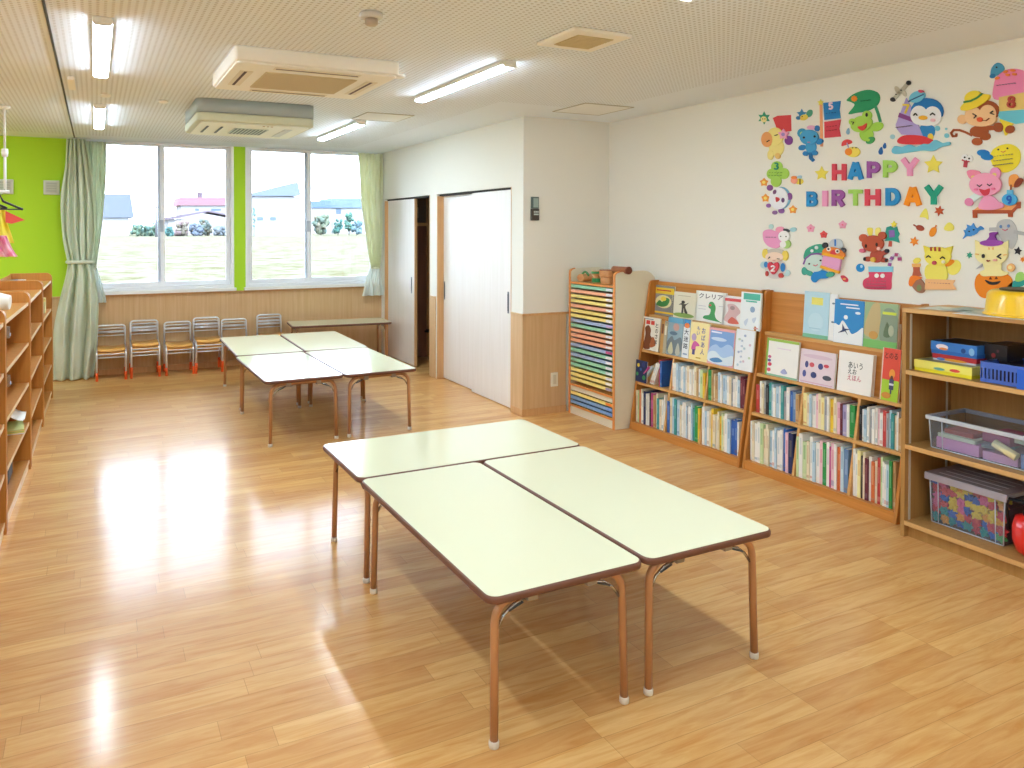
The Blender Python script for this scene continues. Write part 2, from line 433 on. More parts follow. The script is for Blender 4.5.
# room beyond the half open door: brown door leaf, light frame and dark transom
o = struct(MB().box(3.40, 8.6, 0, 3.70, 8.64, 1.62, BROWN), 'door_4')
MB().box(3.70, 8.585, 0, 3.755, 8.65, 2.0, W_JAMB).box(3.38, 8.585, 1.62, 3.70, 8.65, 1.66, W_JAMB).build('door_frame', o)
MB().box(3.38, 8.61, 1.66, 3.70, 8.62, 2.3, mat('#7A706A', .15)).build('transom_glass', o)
MB().box(3.50, 8.605, 1.72, 3.60, 8.61, 1.85, mat('#8C8478', .4)).build('painted_reflection', o)  # paler plate painted as a reflection in the transom glass
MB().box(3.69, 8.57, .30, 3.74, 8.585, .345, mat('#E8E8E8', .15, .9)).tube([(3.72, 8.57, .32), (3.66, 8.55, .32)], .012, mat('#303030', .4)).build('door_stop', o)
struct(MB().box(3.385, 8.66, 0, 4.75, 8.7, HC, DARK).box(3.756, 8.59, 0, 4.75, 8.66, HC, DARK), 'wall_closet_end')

# ------------------------------------------------------------ ceiling items
m, nt, b = nodes_mat('lamp_diffuser'); b.inputs['Base Color'].default_value = (.9, .9, .9, 1)
b.inputs['Emission Color'].default_value = (.70, .86, 1, 1); b.inputs['Emission Strength'].default_value = 26.0
LAMP = m
def light(x, y, L, label):
    t = root('ceiling_light', (x, y, HC), label, 'ceiling light', 'linear ceiling lights')
    MB().box(-.043, -L/2, -.0278, .043, L/2, -.0005, WHITE).build('housing', t, bevel=.004)
    pr = [(-.04, -.028), (-.038, -.034), (-.03, -.04), (.03, -.04), (.038, -.034), (.04, -.028)]
    MB().prism(pr, lambda a, b, h: (a, h, b), -L/2+.006, L/2-.006, LAMP).build('diffuser', t)
    for s in (-1, 1): MB().prism(pr, lambda a, b, h: (a, h, b), s*(L/2-.006), s*L/2, WHITE).build('end_cap', t)
    return t
LT = [(2.105, 1.68, 'long linear ceiling light at the top edge above the birthday wall'),
      (2.105, 4.36, 'long linear ceiling light beside the nearer cream air conditioner'),
      (2.105, 6.98, 'farther slanting linear ceiling light beside the doors wall'),
      (.035, 4.40, 'nearer linear ceiling light beside the black ceiling track'),
      (.035, 7.02, 'small far linear ceiling light in front of the left curtain')]
for x, y, l in LT: light(x, y, 1.30, l)
for x, y in ((.035, 1.62), (2.105, -1.1), (.035, -1.1)): light(x, y, 1.34, 'linear ceiling light behind the camera over the play floor')
for x in (-1.9, -3.5):  # rows out of view, added as overall fill light for the room
    for y in (-.9, 1.9, 4.6, 7.2): light(x, y, 1.34, 'unseen linear ceiling light added over the far left half of the room')
CRM = mat('#F8F5EC', .5, name='cream_plastic'); GRY = mat('#C9CFD2', .5)
def rbox(mb, x0, y0, x1, y1, z0, z1, r, m, smooth=True):
    mb.prism(rrect(x0, y0, x1, y1, r), lambda a, b, h: (a, b, h), z0, z1, m, smooth); return mb
# nearer cassette air conditioner
t = root('air_conditioner', (1.11, 4.44, HC), 'cream square cassette air conditioner nearest on the ceiling', 'air conditioner')
rbox(MB(), -.455, -.42, .455, .42, -.075, -.0005, .02, CRM).build('housing', t, bevel=.006)
p = rbox(MB(), -.445, -.41, .445, .41, -.088, -.0755, .03, mat('#F8F5EC', .5)); po = p.build('front_panel', t, bevel=.004)
g = MB(); g.box(-.26, -.24, -.094, .26, .24, -.0885, mat('#D9CBAA', .6))
for k in range(16): g.box(-.255, -.235+k*.03, -.096, .255, -.229+k*.03, -.094, mat('#C9B995', .6))
g.build('intake_grille', t)
for s, nm in ((-1, 'x'), (1, 'x')):
    MB().box(s*.36-.035, -.22, -.0915, s*.36+.035, .22, -.0885, mat('#E9E0CC', .5)).box(s*.36-.012, -.21, -.093, s*.36+.003, .21, -.0915, mat('#4A2A22', .6)).build('louver', t)
    MB().box(-.24, s*.345-.035, -.0915, .24, s*.345+.035, -.0885, mat('#E9E0CC', .5)).box(-.23, s*.345-.01, -.093, .23, s*.345+.003, -.0915, mat('#5A4436', .6)).build('louver', t)
# farther one, deeper and rounder
t = root('air_conditioner', (1.10, 6.16, HC), 'blue grey deep rounded ventilation unit hanging at far ceiling', 'air conditioner')
BG = mat('#A9B4B4', .5)
rbox(MB(), -.435, -.43, .435, .43, -.10, -.0005, .07, BG).build('housing', t)
rbox(MB(), -.435, -.43, .435, .43, -.165, -.1005, .07, mat('#CDD0B4', .5)).build('lower_band', t, bevel=.012)
po = rbox(MB(), -.40, -.395, .40, .395, -.173, -.1655, .05, mat('#EEF1E6', .5)).build('front_panel', t)
g = MB().box(-.13, -.17, -.1785, .13, .17, -.1735, mat('#C5D2CE', .5))
for k in range(9): g.box(-.12+k*.028, -.16, -.181, -.108+k*.028, .16, -.1785, mat('#4E6468', .5))
g.build('intake_grille', t)
for x in (-.33, -.225): MB().box(x-.008, -.2, -.177, x+.008, .2, -.1735, mat('#2C4258', .5)).build('slot', t)
MB().box(.24, -.25, -.176, .30, .25, -.1735, GRY).build('louver', t)
d = MB()
for k in range(3): d.box(.05+k*.03, -.36, -.176, .065+k*.03, -.34, -.1735, mat('#B08850', .5))
d.build('indicator', t)
# vent grille, hatches, detector, small fittings
t = root('ceiling_vent', (2.19, 3.12, HC), 'cream square ventilation grille in the perforated ceiling', 'vent')
MB().box(-.17, -.17, -.02, .17, .17, -.0005, CRM).build('frame', t, bevel=.008)
g = MB().box(-.105, -.105, -.023, .105, .105, -.0205, mat('#CBB98E', .7))
for k in range(9): g.box(-.1, -.1+k*.024, -.026, .1, -.092+k*.024, -.023, mat('#D9CAA2', .7))
g.build('grille', t)
def hatch(cx, cy, s, label):
    t = root('access_hatch', (cx, cy, HC), label, 'access hatch', 'ceiling access hatches')
    MB().box(-s, -s, -.004, s, s, -.0005, mat('#ECEFF0', .8)).build('hatch_panel', t)
    f = MB(); q = .008; K = mat('#B4B0A4', .5)
    f.box(-s-q, -s-q, -.006, s+q, -s, -.0005, K).box(-s-q, s, -.006, s+q, s+q, -.0005, K)
    f.box(-s-q, -s, -.006, -s, s, -.0005, K).box(s, -s, -.006, s+q, s, -.0005, K); f.build('hatch_frame', t)
hatch(3.55, 4.93, .22, 'square ceiling hatch in front of the recessed cream wall')
hatch(2.2, 6.06, .2, 'faint square ceiling hatch between two slanting lights')
t = root('smoke_detector', (1.10, 3.17, HC), 'round cream smoke detector on the ceiling above the room', 'smoke detector')
MB().lathe([(.05, -.0005), (.05, -.018), (.04, -.026)], mat('#CFCDC6', .4)).build('base', t)
MB().lathe([(.028, -.026), (.028, -.05), (.02, -.055)], mat('#B8A898', .4)).build('sensor', t)
MB().box(-.052, .0, -.02, -.03, .02, -.008, mat('#FFFFFF', .2)).build('indicator', t)
for (x, y, nm, l) in ((.46, 6.0, 'ceiling_speaker', 'tiny round fitting on the ceiling between light and units'), (.07, 5.9, 'ceiling_hook', 'small white fitting on the ceiling between the two left lights')):
    tag(MB().lathe([(.035, -.0005), (.035, -.012), (.025, -.02)], WHITE).build(nm, loc=(x, y, HC)), l, 'ceiling fitting')
tag(MB().lathe([(.045, -.0005), (.045, -.012), (.03, -.018)], CRM).build('ceiling_sensor', loc=at(398, 75, 'z', HC)), 'small round sensor beside the cream air conditioner', 'ceiling fitting')
tag(MB().box(-.02, -.2, -.02, .02, .2, -.0005, mat('#F4F2EA', .6)).build('ceiling_strip', loc=(at(69, 95, 'z', HC).x+.03, 5.5, HC)), 'narrow cream strip fitting on the ceiling beside the black track', 'ceiling fitting')
# window wall plates
def plate(px, pz, label):
    t = root('vent_cover', (px, Y_W, pz), label, 'vent cover', 'square vent covers on the green wall')
    MB().box(-.075, -.03, -.075, .075, -.0005, .075, mat('#D2D3C6', .5)).build('cover', t, bevel=.006)
    g = MB().box(-.055, -.034, -.055, .055, -.0305, .055, mat('#C4C5B6', .5))
    for k in range(4): g.box(-.045, -.037, -.042+k*.026, .045, -.034, -.03+k*.026, mat('#B4B5A8', .5))
    g.build('louver', t)
plate(-.41, 2.013, 'grey square vent cover on green wall nearest the curtain')
plate(-.83, 2.013, 'grey square vent cover on green wall behind the hanging pole')
# thermostat remote + outlet on the recess wall
t = root('remote_control', (3.355, Y_R, 1.757), 'grey green remote control in holder on the cream recess wall', 'remote control')
MB().box(-.038, -.025, -.10, .038, -.0005, .0, mat('#4A4640', .5)).build('holder', t, bevel=.004)
MB().box(-.036, -.022, .001, .036, -.002, .10, mat('#5E6E68', .4)).build('body', t, bevel=.003)
MB().box(-.02, -.025, .01, .028, -.0222, .088, mat('#9FB3AC', .3)).build('screen', t)
b = MB()
for k in range(3): b.box(-.018+k*.017, -.029, -.035, -.006+k*.017, -.0255, -.02, mat('#C6D2CE', .4))
b.box(-.018, -.029, -.055, .028, -.0255, -.042, mat('#C6D2CE', .4)); b.build('button', t)
t = root('power_outlet', (3.553, Y_R-.012, .29), 'cream power outlet low on the wood wainscot', 'outlet')
MB().box(-.036, -.008, -.06, .036, -.0005, .06, mat('#EFE9DA', .4)).build('plate', t, bevel=.003)
MB().box(-.016, -.011, -.04, .016, -.0085, .04, mat('#D8D0BC', .4)).build('socket', t)
# ------------------------------------------------------------------ tables
TOPM = mat('#E8E8C8', .12, name='pale_yellow_laminate', spec=.5, coat=.1)
BANDM = mat('#704634', .45, name='brown_edge_band'); LEGM = mat('#BC8A60', .35, .15, name='tan_steel_tube')
CAPM = mat('#D8CFC0', .5); STEEL = mat('#C8C8C8', .25, .9, name='bright_steel')
def make_table(L, W, H, label, group, name='folding_table'):
    t = root(name, (0, 0, 0), label, 'table', group)
    MB().prism(rrect(-W/2, -L/2, W/2, L/2, .04, 6), lambda a, b, h: (a, b, h), H-.026, H-.001, BANDM, True).build('edge_band', t, bevel=.008)
    MB().prism(rrect(-W/2+.007, -L/2+.007, W/2-.007, L/2-.007, .034, 6), lambda a, b, h: (a, b, h), H-.0012, H, TOPM, True).build('tabletop', t)
    zb = H-.026-.014; R = .07; ix = .052; iy = .062
    for sy in (-1, 1):
        y = sy*(L/2-iy)
        MB().tube([(-W/2+ix+R, y, zb), (W/2-ix-R, y, zb)], .0125, LEGM, 10, cap=False).build('frame_bar', t)
        for sx in (-1, 1):
            x = sx*(W/2-ix); pts = []
            for k in range(8):
                a = PI/2*k/7; pts.append((x-sx*R+sx*R*math.sin(a), y+sy*.0*k, zb-R+R*math.cos(a)))
            pts.append((x+sx*.006, y+sy*.008, .014))
            l = MB().tube(pts, .0135, LEGM, 10).build('leg', t)
            MB().lathe([(.015, 0), (.0165, .005), (.0165, .018), (.0142, .022)], CAPM, 12, (x+sx*.006, y+sy*.008, 0)).build('foot_cap', l)
            yb = y-sy*.004
            bk = MB().box(x-sx*.13-.019, yb-.018, H-.064, x-sx*.13+.019, yb+.018, H-.0265, mat('#A39A8C', .4, .4)).build('bracket', t, bevel=.004)
            MB().tube([(x-sx*.11, yb, H-.06), (x-sx*.07, yb, H-.07), (x-sx*.035, yb, H-.095), (x-sx*.01, y, H-.13)], .0055, STEEL, 6).tube([(x-sx*.10, yb+sy*.006, H-.066), (x-sx*.05, yb+sy*.006, H-.084)], .0035, mat('#4A4A4A', .5), 6).build('brace', t)
    return t
def place(t, x, y, rz, label=None):
    t.location = (x, y, 0); t.rotation_euler = (0, 0, rz)
    if label: t['label'] = label
TH = .488; tr = .007; L_, W_ = 1.194, .589
def TF(a, b):
    c, s = math.cos(tr), math.sin(tr); return 1.03+a*c-b*s, 3.152+a*s+b*c
GF, GR = 'front cluster of cream tables', 'rear cluster of cream tables'
t0 = make_table(L_, W_, TH, 'x', GF)
place(t0, *TF(.6, .3), tr+PI/2, 'cream table lying crosswise at the back of the front cluster')
t1 = copy_tree(t0); place(t1, *TF(.3, -.6), tr, 'nearest cream table with its near left corner lowest in view')
t2 = copy_tree(t0); place(t2, *TF(.9, -.6), tr, 'cream table on right of front cluster, nearest the bookcases')
def RP(fx, fy, rz, label):        # front-left corner
    t = copy_tree(t0); c, s = math.cos(rz), math.sin(rz)
    place(t, fx+.3*c-.6*s, fy+.3*s+.6*c, rz, label); t['group'] = GR; return t
r4 = math.radians(.7)
RP(1.085, 5.45, r4, 'left front table of rear cluster, top bright with window glare')
RP(1.683, 5.457, r4, 'right front table of rear cluster, nearest the sliding doors')
RP(1.088, 6.685, math.radians(-1.2), 'left back table of rear cluster, beside the stacked chairs')
RP(1.69, 6.682, math.radians(-1.5), 'right back table of rear cluster, facing the side table')
s = make_table(1.16, .50, .49, 'narrow cream side table standing against the wood wainscot under window', None)
place(s, 2.585, 8.61, PI/2+math.radians(-5))

# ------------------------------------------------------------ stacked chairs
CHR = mat('#EEF1F6', .3, .55, name='chrome_tube'); SEATM = wood('plywood_seat', '#E2A24C', '#EEB864', 'x', .35)
ORN = mat('#F4662A', .5, name='orange_rubber'); SEATU = mat('#8A4A1E', .5)
def make_chair():
    t = root('stacking_chair', (0, 0, 0), 'x', 'chair', 'stacks of small chrome chairs')
    w = .138
    sp = []                                                             # gently dished seat
    n = 8; vs = []; fs = []
    for k in range(n+1):
        x = -w+.008+(2*w-.016)*k/n; z = .300-.012*math.cos((k/n-.5)*PI)
        for (y, dz) in ((-.152, -.026), (-.145, -.008), (-.12, 0), (.11, .004)): vs.append((x, y, z+dz))
    for k in range(n):
        for j in range(3): a = k*4+j; fs.append((a, a+1, a+5, a+4))
    o = MB().add(vs, fs, SEATM, True).build('seat', t); md = o.modifiers.new('thickness', 'SOLIDIFY'); md.thickness = .018
    for sx in (-1, 1):
        x = sx*w
        f = MB().tube([(x, -.15, .03), (x, -.148, .225), (x, -.14, .257), (x, -.11, .275), (x, .1, .278)], .0095, CHR, 8).build('leg', t)
        MB().tube([(x, -.15, 0), (x, -.15, .052)], [.0145, .0125], ORN, 10).build('foot_cap', f)
        b = MB().tube([(x, .135, .03), (x, .12, .22), (x, .118, .29)], .0095, CHR, 8).build('leg', t)
        MB().tube([(x, .137, 0), (x, .134, .052)], [.0145, .0125], ORN, 10).build('foot_cap', b)
    pts = [(-w, .118, .28), (-w, .135, .43)]+[(-w+.03-.03*math.cos(a), .14, .478+.03*math.sin(a)) for a in (0, .5, 1, PI/2)]
    pts += [(-p[0], p[1], p[2]) for p in pts[::-1]]
    b = MB().tube(pts, .0095, CHR, 8).build('backrest', t)
    for z in (.478, .432):
        MB().tube([(-w, .137, z), (w, .137, z)], .006, CHR, 6).build('rail', b)
    MB().tube([(-w, -.143, .238), (w, -.143, .238)], .0075, CHR, 6).build('stretcher', t)
    MB().tube([(-w, .121, .24), (w, .121, .24)], .0075, CHR, 6).build('stretcher', t)
    return t
ch0 = make_chair(); used = False
ST = [(.145, 8.80, 2, 'the stack nearest the left curtain'), (.475, 8.81, 3, 'the second stack from the left curtain'),
      (.82, 8.81, 2, 'the third stack from the left curtain'), (1.125, 8.80, 3, 'the fourth stack from the left curtain'),
      (1.43, 8.80, 2, 'the stack half hidden behind the rear tables'), (1.83, 8.80, 3, 'the lone stack beside the side table')]
for sx, sy, n, nm in ST:
    for k in range(n):
        c = ch0 if not used else copy_tree(ch0); used = True
        c.location = (sx, sy-.004*k, .034*k); c.rotation_euler = (0, 0, random.uniform(-.02, .02) if k == 0 else c.rotation_euler[2])
        lv = ['bottom', 'middle'][k] if k < n-1 else 'top'
        c['label'] = f'{lv} small chrome and plywood chair in {nm}'

# ---------------------------------------------------------------- curtains
CUR = fabric('sage_green_curtain', '#E2E8D4', '#ECF2E2', 3, .3); CUR2 = fabric('yellow_green_curtain', '#EEEFD2', '#F4F5E0', 3, .35)
LIN = fabric('white_lining', '#EEF4F0', '#F6FAF6', 3, .35)
def curtain(name, prof, folds, amp, m, label, cat, loc, seed=0, parent=None, nu=90, phase=0, depth=.03):
    """prof: list of (z, x0, x1, y) from top to bottom; folds run down the cloth"""
    r = random.Random(seed); P = catmull([(z, a, b, y) for z, a, b, y in prof], 6, False)
    ph = [r.uniform(0, 6) for _ in range(4)]
    vs = []; fs = []
    for (z, a, b, y) in P:
        w = b-a; rel = w/max(p[2]-p[1] for p in prof)
        for k in range(nu+1):
            u = k/nu
            f = math.sin(2*PI*folds*u+ph[0]+.5*math.sin(3*u*PI+ph[1]))+.35*math.sin(2*PI*folds*1.7*u+ph[2]+z)
            vs.append((a+w*u+.004*math.sin(z*9+u*20), y-depth*math.sin(PI*u)*(1.1-rel)-amp*f*(.55+.45*rel), z))
    W = nu+1
    for i in range(len(P)-1):
        for k in range(nu): fs.append((i*W+k, i*W+k+1, (i+1)*W+k+1, (i+1)*W+k))
    o = MB().add(vs, fs, m, True).build(name, parent, loc)
    md = o.modifiers.new('thickness', 'SOLIDIFY'); md.thickness = .003
    if label: tag(o, label, cat)
    return o
t = root('curtain', (-.2, 8.8, 0), 'full length sage green curtain gathered at the left of the window', 'curtain')
def cp(px0, px1, py, y=8.8):
    a, b = at(px0, py, 'y', y), at(px1, py, 'y', y); return a.x+.2, b.x+.2, a.z
pr = []
for py, p0, p1 in ((138, 67, 86), (165, 65, 90), (200, 61, 95), (235, 62, 95), (258, 67, 93), (264, 68, 92)):
    a, b, z = cp(p0, p1, py); pr.append((z, a, b, 0))
pr[0] = (HC-.02, pr[0][1], pr[0][2], 0)
curtain('upper_drape', pr, 5, .035, CUR, None, None, None, 3, t)
pr = []
for py, p0, p1 in ((264, 68, 91), (275, 66, 95), (300, 59, 98), (330, 54, 98), (360, 53, 96), (377, 53, 93)):
    a, b, z = cp(p0, p1, py); pr.append((z, a, b, 0))
pr[-1] = (.012, pr[-1][1], pr[-1][2], 0)
curtain('lower_drape', pr, 3.2, .05, CUR, None, None, None, 5, t)
a, b, z = cp(67, 93, 263)
MB().tube([(a+(b-a)/2+(b-a)/2*.98*math.cos(k*PI/8), .055*math.sin(k*PI/8)-.0, z+.01) for k in range(16)], .02, CUR, 6, closed=True).build('tieback', t)
MB().tube([(.0, 0, HC-.012), (.16, 0, HC-.012)], .006, WHITE, 6).build('track_glider', t)
def wcurt(loc_y, rows_u, rows_l, mU, mL, label, sU):
    t = root('curtain', (0, loc_y, 0), label, 'curtain')
    pr = []
    for py, p0, p1 in rows_u:
        a, b = at(p0, py, 'y', loc_y), at(p1, py, 'y', loc_y); pr.append((min(a.z, HC-.015), a.x, b.x, 0))
    curtain('upper_drape', pr, 5, .025, mU, None, None, None, sU, t, 60)
    pr2 = []
    for py, p0, p1 in rows_l:
        a, b = at(p0, py, 'y', loc_y), at(p1, py, 'y', loc_y); pr2.append((a.z, a.x, b.x, 0))
    curtain('lower_drape', pr2, 3, .022, mL, None, None, None, sU+1, t, 50)
    z, a, b, _ = pr[-1]
    MB().tube([((a+b)/2+(b-a)/2*1.05*math.cos(k*PI/8), .035*math.sin(k*PI/8), z) for k in range(16)], .011, mU, 6, closed=True).build('tieback', t)
    return t
wcurt(8.90, ((141, 84, 107), (170, 84, 106), (210, 85, 104), (245, 88, 99), (268, 91, 96.5)), ((268, 90, 97), (280, 92, 101), (295, 94, 105), (303, 94, 106)), CUR, LIN,
      'short grey green window curtain tied back, right behind the full length one', 11)
t = wcurt(8.89, ((153, 358, 382.5), (175, 359, 382), (210, 362, 382), (245, 367, 381), (268, 371, 379.5)), ((268, 370.5, 380), (278, 366, 381), (288, 364, 383), (296, 362, 384)), CUR2, LIN,
      'yellow green curtain tied back at the right end of the windows', 21)

# ------------------------------------------------- left row of low cabinets
def left_cab(y0, y1, xf, label, xf1=None):
    H = 1.172; D = .34; L = y1-y0
    t = root('low_cabinet', (xf, y0, 0), label, 'cabinet', 'row of low cabinets along the left', -math.atan(((xf1 if xf1 is not None else xf)-xf)/L))
    def side(y):
        pts = [(0, 0), (-D, 0), (-D, H)]+[(-.05+.05*math.sin(k*PI/10), H-.05+.05*math.cos(k*PI/10)) for k in range(6)]
        MB().prism(pts, lambda a, b, h: (a, h, b), y, y+.022, W_LEFT).build('side_panel', t, bevel=.003)
    side(0); side(L-.022)
    for z in (.065, .315, .575, .838, 1.10):
        MB().box(-D+.012, .0222, z-.02, -.012, L-.0222, z, W_LEFT).box(-.0118, .0222, z-.02, -.008, L-.0222, z, W_LEFT_Y).build('shelf', t)
    MB().box(-D, .0222, .0, -D+.0118, L-.0222, H-.01, W_LEFT).build('back_panel', t)
    MB().box(-.03, .0222, 0, -.015, L-.0222, .044, W_LEFT_Y).build('plinth', t)
    return t
left_cab(2.15, 3.33, -.43, 'beech shelf cabinet at the near end of the left row', -.425)
left_cab(3.35, 4.53, -.42, 'beech shelf cabinet cut off at left edge, white cloth on top', -.421)
left_cab(4.54, 5.69, -.421, 'beech shelf cabinet holding loose papers on a lower shelf', -.389)
left_cab(5.72, 6.86, -.389, 'beech shelf cabinet third from window, nearly empty shelves', -.381)
left_cab(6.9, 8.0, -.38, 'beech shelf cabinet at far end of left row nearest the curtain', -.366)
# things on them
PPW, PPY = mat('#F0EFE8', .7), mat('#EFE08A', .7)
t = MB()
for k in range(5): t.box(-.1-.004*k, -.13, .0005+k*.006, .1, .13, .006+k*.006, (PPW, PPY, mat('#C8D870', .7), PPY, mat('#D8E49C', .7))[k])
tag(t.build('paper_stack', loc=(-.515, 5.47, .3155), rot=(0, 0, .1)), 'stack of white and yellow papers on a lower left cabinet shelf', 'papers')
vs = []; fs = []
for i in range(9):
    for j in range(7): vs.append((-.1+i*.025, -.13+j*.043, .09+.03*math.sin(i*.6)+.008*math.cos(j)))
for i in range(8):
    for j in range(6): a = i*7+j; fs.append((a, a+1, a+8, a+7))
o = MB().add(vs, fs, PPW, True).build('paper_sheet', loc=(-.51, 5.50, .325)); md = o.modifiers.new('th', 'SOLIDIFY'); md.thickness = .002
tag(o, 'curled white sheet above the paper stack in left cabinet', 'paper')
# soft roll
t = MB(); pts = [(-.22, 0, .045), (-.12, .01, .05), (-.02, 0, .048), (.02, -.005, .045)]
t.tube(pts, [.035, .045, .045, .036], PPW, 12).tube([(-.1, -.03, .075), (-.16, .05, .085), (-.22, .1, .075)], .032, PPY, 10)
tag(t.build('cloth_roll', loc=(-.41, 4.42, 1.166)), 'rolled white and yellow cloth lying across the nearest left cabinet', 'cloth')
tag(MB().box(-.06, -.1, 0, .06, .1, .02, mat('#E4ECF0', .5)).box(-.058, -.098, .0202, .0, .098, .023, mat('#5C8CB0', .5)).build('notebook', loc=(-.63, 7.80, 1.10), bevel=.002), 'blue and white notebook on top of a left cabinet', 'notebook')
tag(MB().box(-.05, -.04, 0, .05, .04, .13, PPY).box(-.05, -.06, 0, .05, -.0405, .1, mat('#DDE3B0', .7)).build('paper_box', loc=(-.45, 7.62, .838), bevel=.002), 'pale yellow paper box on upper shelf of the farthest left cabinet', 'box')
tag(MB().box(-.08, -.16, 0, .06, .1, .12, mat('#3C4048', .6)).build('storage_case', loc=(-.53, 5.3, .0665), bevel=.01), 'dark grey case on the bottom shelf of left cabinet', 'case')
tag(MB().box(-.1, -.1, 0, .04, .1, .03, PPW).build('paper_pad', loc=(-.52, 4.1, .315), bevel=.003), 'white paper pad on shelf of the cut off left cabinet', 'paper')
for z in (1.05, .80): tag(MB().box(-.003, -.01, -.03, .01, .012, .03, STEEL).box(.0, -.006, -.02, .014, .008, -.005, mat('#C8D4F0', .4)).build('cabinet_hinge', loc=(-.41, 4.50, z)), f'{"upper" if z>1 else "lower"} steel connector clip on the left cabinet side', 'clip')
# hanging pole with costumes
t = root('hanging_rack', (-.627, 6.787, 0), 'white telescopic ceiling pole holding a costume rail', 'pole')
MB().lathe([(.04, HC-.0005), (.04, HC-.02), (.018, HC-.03)], WHITE, 14).tube([(0, 0, HC-.02), (0, 0, 2.18)], .008, WHITE).tube([(0, 0, 2.2), (0, 0, 1.86)], .010, WHITE).build('pole', t)
MB().lathe([(.022, 2.20), (.024, 2.17), (.02, 2.14)], WHITE, 12).build('collar', t)
MB().tube([(.03, 0, 1.87), (-.9, -.05, 1.87)], .012, WHITE).build('rail', t)
MB().tube([(-.88, 0, 1.9), (-.88, 0, HC-.001)], .012, WHITE).build('pole', t)
def hanger(x, y, z, col, label, pts, gl, gcol, extra=(), gn='costume_dress'):
    h = MB().tube([(0, 0, .10), (.015, 0, .115), (0, 0, .13), (-.02, 0, .115), (-.018, 0, .1)], .003, STEEL, 6)
    h.tube([(-.15, 0, .0), (-.02, 0, .06), (0, 0, .1), (.02, 0, .06), (.15, 0, 0)], .009, col, 8).tube([(-.15, 0, 0), (.15, 0, 0)], .006, col, 6)
    tag(h.build('clothes_hanger', loc=(x, y, z), rot=(0, 0, .25)), label, 'hanger')
    nU = 24; vs = []; fs = []; P = catmull(pts, 4, False)
    for (zz, a, b) in P:
        for k in range(nU+1):
            u = k/nU; vs.append((a+(b-a)*u, .02*math.sin(u*22+zz*3)*(1.2-zz*0), zz))
    for i in range(len(P)-1):
        for k in range(nU): q = i*(nU+1)+k; fs.append((q, q+1, q+nU+2, q+nU+1))
    o = MB().add(vs, fs, gcol, True).build(gn, loc=(x, y, z), rot=(0, 0, .25)); md = o.modifiers.new('th', 'SOLIDIFY'); md.thickness = .004
    tag(o, gl, 'costume')
YC = fabric('yellow_costume', '#F4E23C', '#FAEE6C'); PC = fabric('pink_costume', '#F07AA8', '#FAD0DE', 16); RC = mat('#F06058', .8)
hanger(-.755, 6.70, 1.74, mat('#20242C', .4), 'black plastic hanger holding the yellow costume', [(.0, -.13, .14), (-.1, -.12, .15), (-.2, -.16, .18), (-.27, -.18, .2)], 'bright yellow costume dress hanging at the left edge', YC)
hanger(-.645, 6.62, 1.73, mat('#2A3038', .4), 'black plastic hanger in front of the yellow costume', [(-.2, -.09, .04), (-.3, -.10, .08), (-.36, -.08, .12)], 'pink and white frilly costume hanging beside the pole', PC)
tag(MB().add([(0, 0, 0), (.13, 0, -.07), (.04, 0, -.1), (.0, .0, -.09), (.04, .03, -.04)], [(0, 1, 4), (1, 2, 4), (2, 3, 4), (3, 0, 4), (0, 1, 2, 3)], RC).build('felt_pennant', loc=(-.62, 6.72, 1.72)), 'red felt pennant sticking out beside the yellow costume', 'pennant')
# --------------------------------------------------------------- tray rack
t = root('tray_rack', (3.675, 4.80, 0), 'tall cream rack of coloured paper trays in the wall corner', 'rack')
RKX, RKL = .40, .635
CREAMP = mat('#E9E2CC', .55, name='cream_melamine'); REDGE = mat('#E0924A', .5, name='orange_edge_band')
def rside(y, nm='side_panel'):
    pts = [(.004, 0), (RKX, 0), (RKX, 1.19)]+catmull([(RKX, 1.19), (.33, 1.245), (.2, 1.25), (.05, 1.243)], 3, False)[1:]+[(.02, 1.235), (.006, 1.22), (.004, 1.20)]
    o = MB().prism(pts, lambda a, b, h: (a, h, b), y, y+.02, CREAMP).build(nm, t)
    MB().prism([(-.002, 0), (.0035, 0), (.0035, 1.20), (.0055, 1.221), (.02, 1.2355), (.05, 1.2435), (.05, 1.25), (.016, 1.243), (.0, 1.226), (-.002, 1.2)], lambda a, b, h: (a, h, b), y-.002, y+.022, REDGE).build('edge_band', o)
rside(0); rside(RKL-.02)
MB().box(RKX-.01, .021, .02, RKX, RKL-.021, 1.18, CREAMP).build('back_panel', t)
for z in (1.135, .262, .085): MB().box(.0, .021, z-.016, RKX-.0105, RKL-.021, z, W_EDGE).box(-.001, .021, z-.016, -.0002, RKL-.021, z, REDGE).build('shelf', t)
MB().box(.012, .021, .0, .02, RKL-.021, .066, CREAMP).build('plinth', t)
MB().box(.01, .021, .205, .016, RKL-.021, .245, CREAMP).build('rail', t)
TC = dict(G='#9CD8B8', O='#F8B898', Y='#F8E48C', B='#A8BEE0', D='#84ACD8')
seq = 'GOYYOYYBGOOOBGBGGYYY'; z0, dz = 1.087, .0418
names = dict(G='green', O='salmon orange', Y='yellow', B='blue', D='deep blue')
def tray(z, c, lab, tagc='#E8E6EC'):
    r = root('paper_tray', (3.675, 4.80, z), lab, 'tray', 'coloured trays in the rack')
    TM = mat(TC[c], .45)
    tr_ = MB().box(.006, .026, 0, RKX-.02, RKL-.026, .004, TM).box(.002, .026, 0, .006, RKL-.026, .026, TM)
    tr_.box(.006, .026, .004, RKX-.02, .030, .016, TM).box(.006, RKL-.030, .004, RKX-.02, RKL-.026, .016, TM).build('tray_body', r)
    MB().box(-.0005, .034, .003, .0015, .115, .023, mat(tagc, .6)).build('name_tag', r)
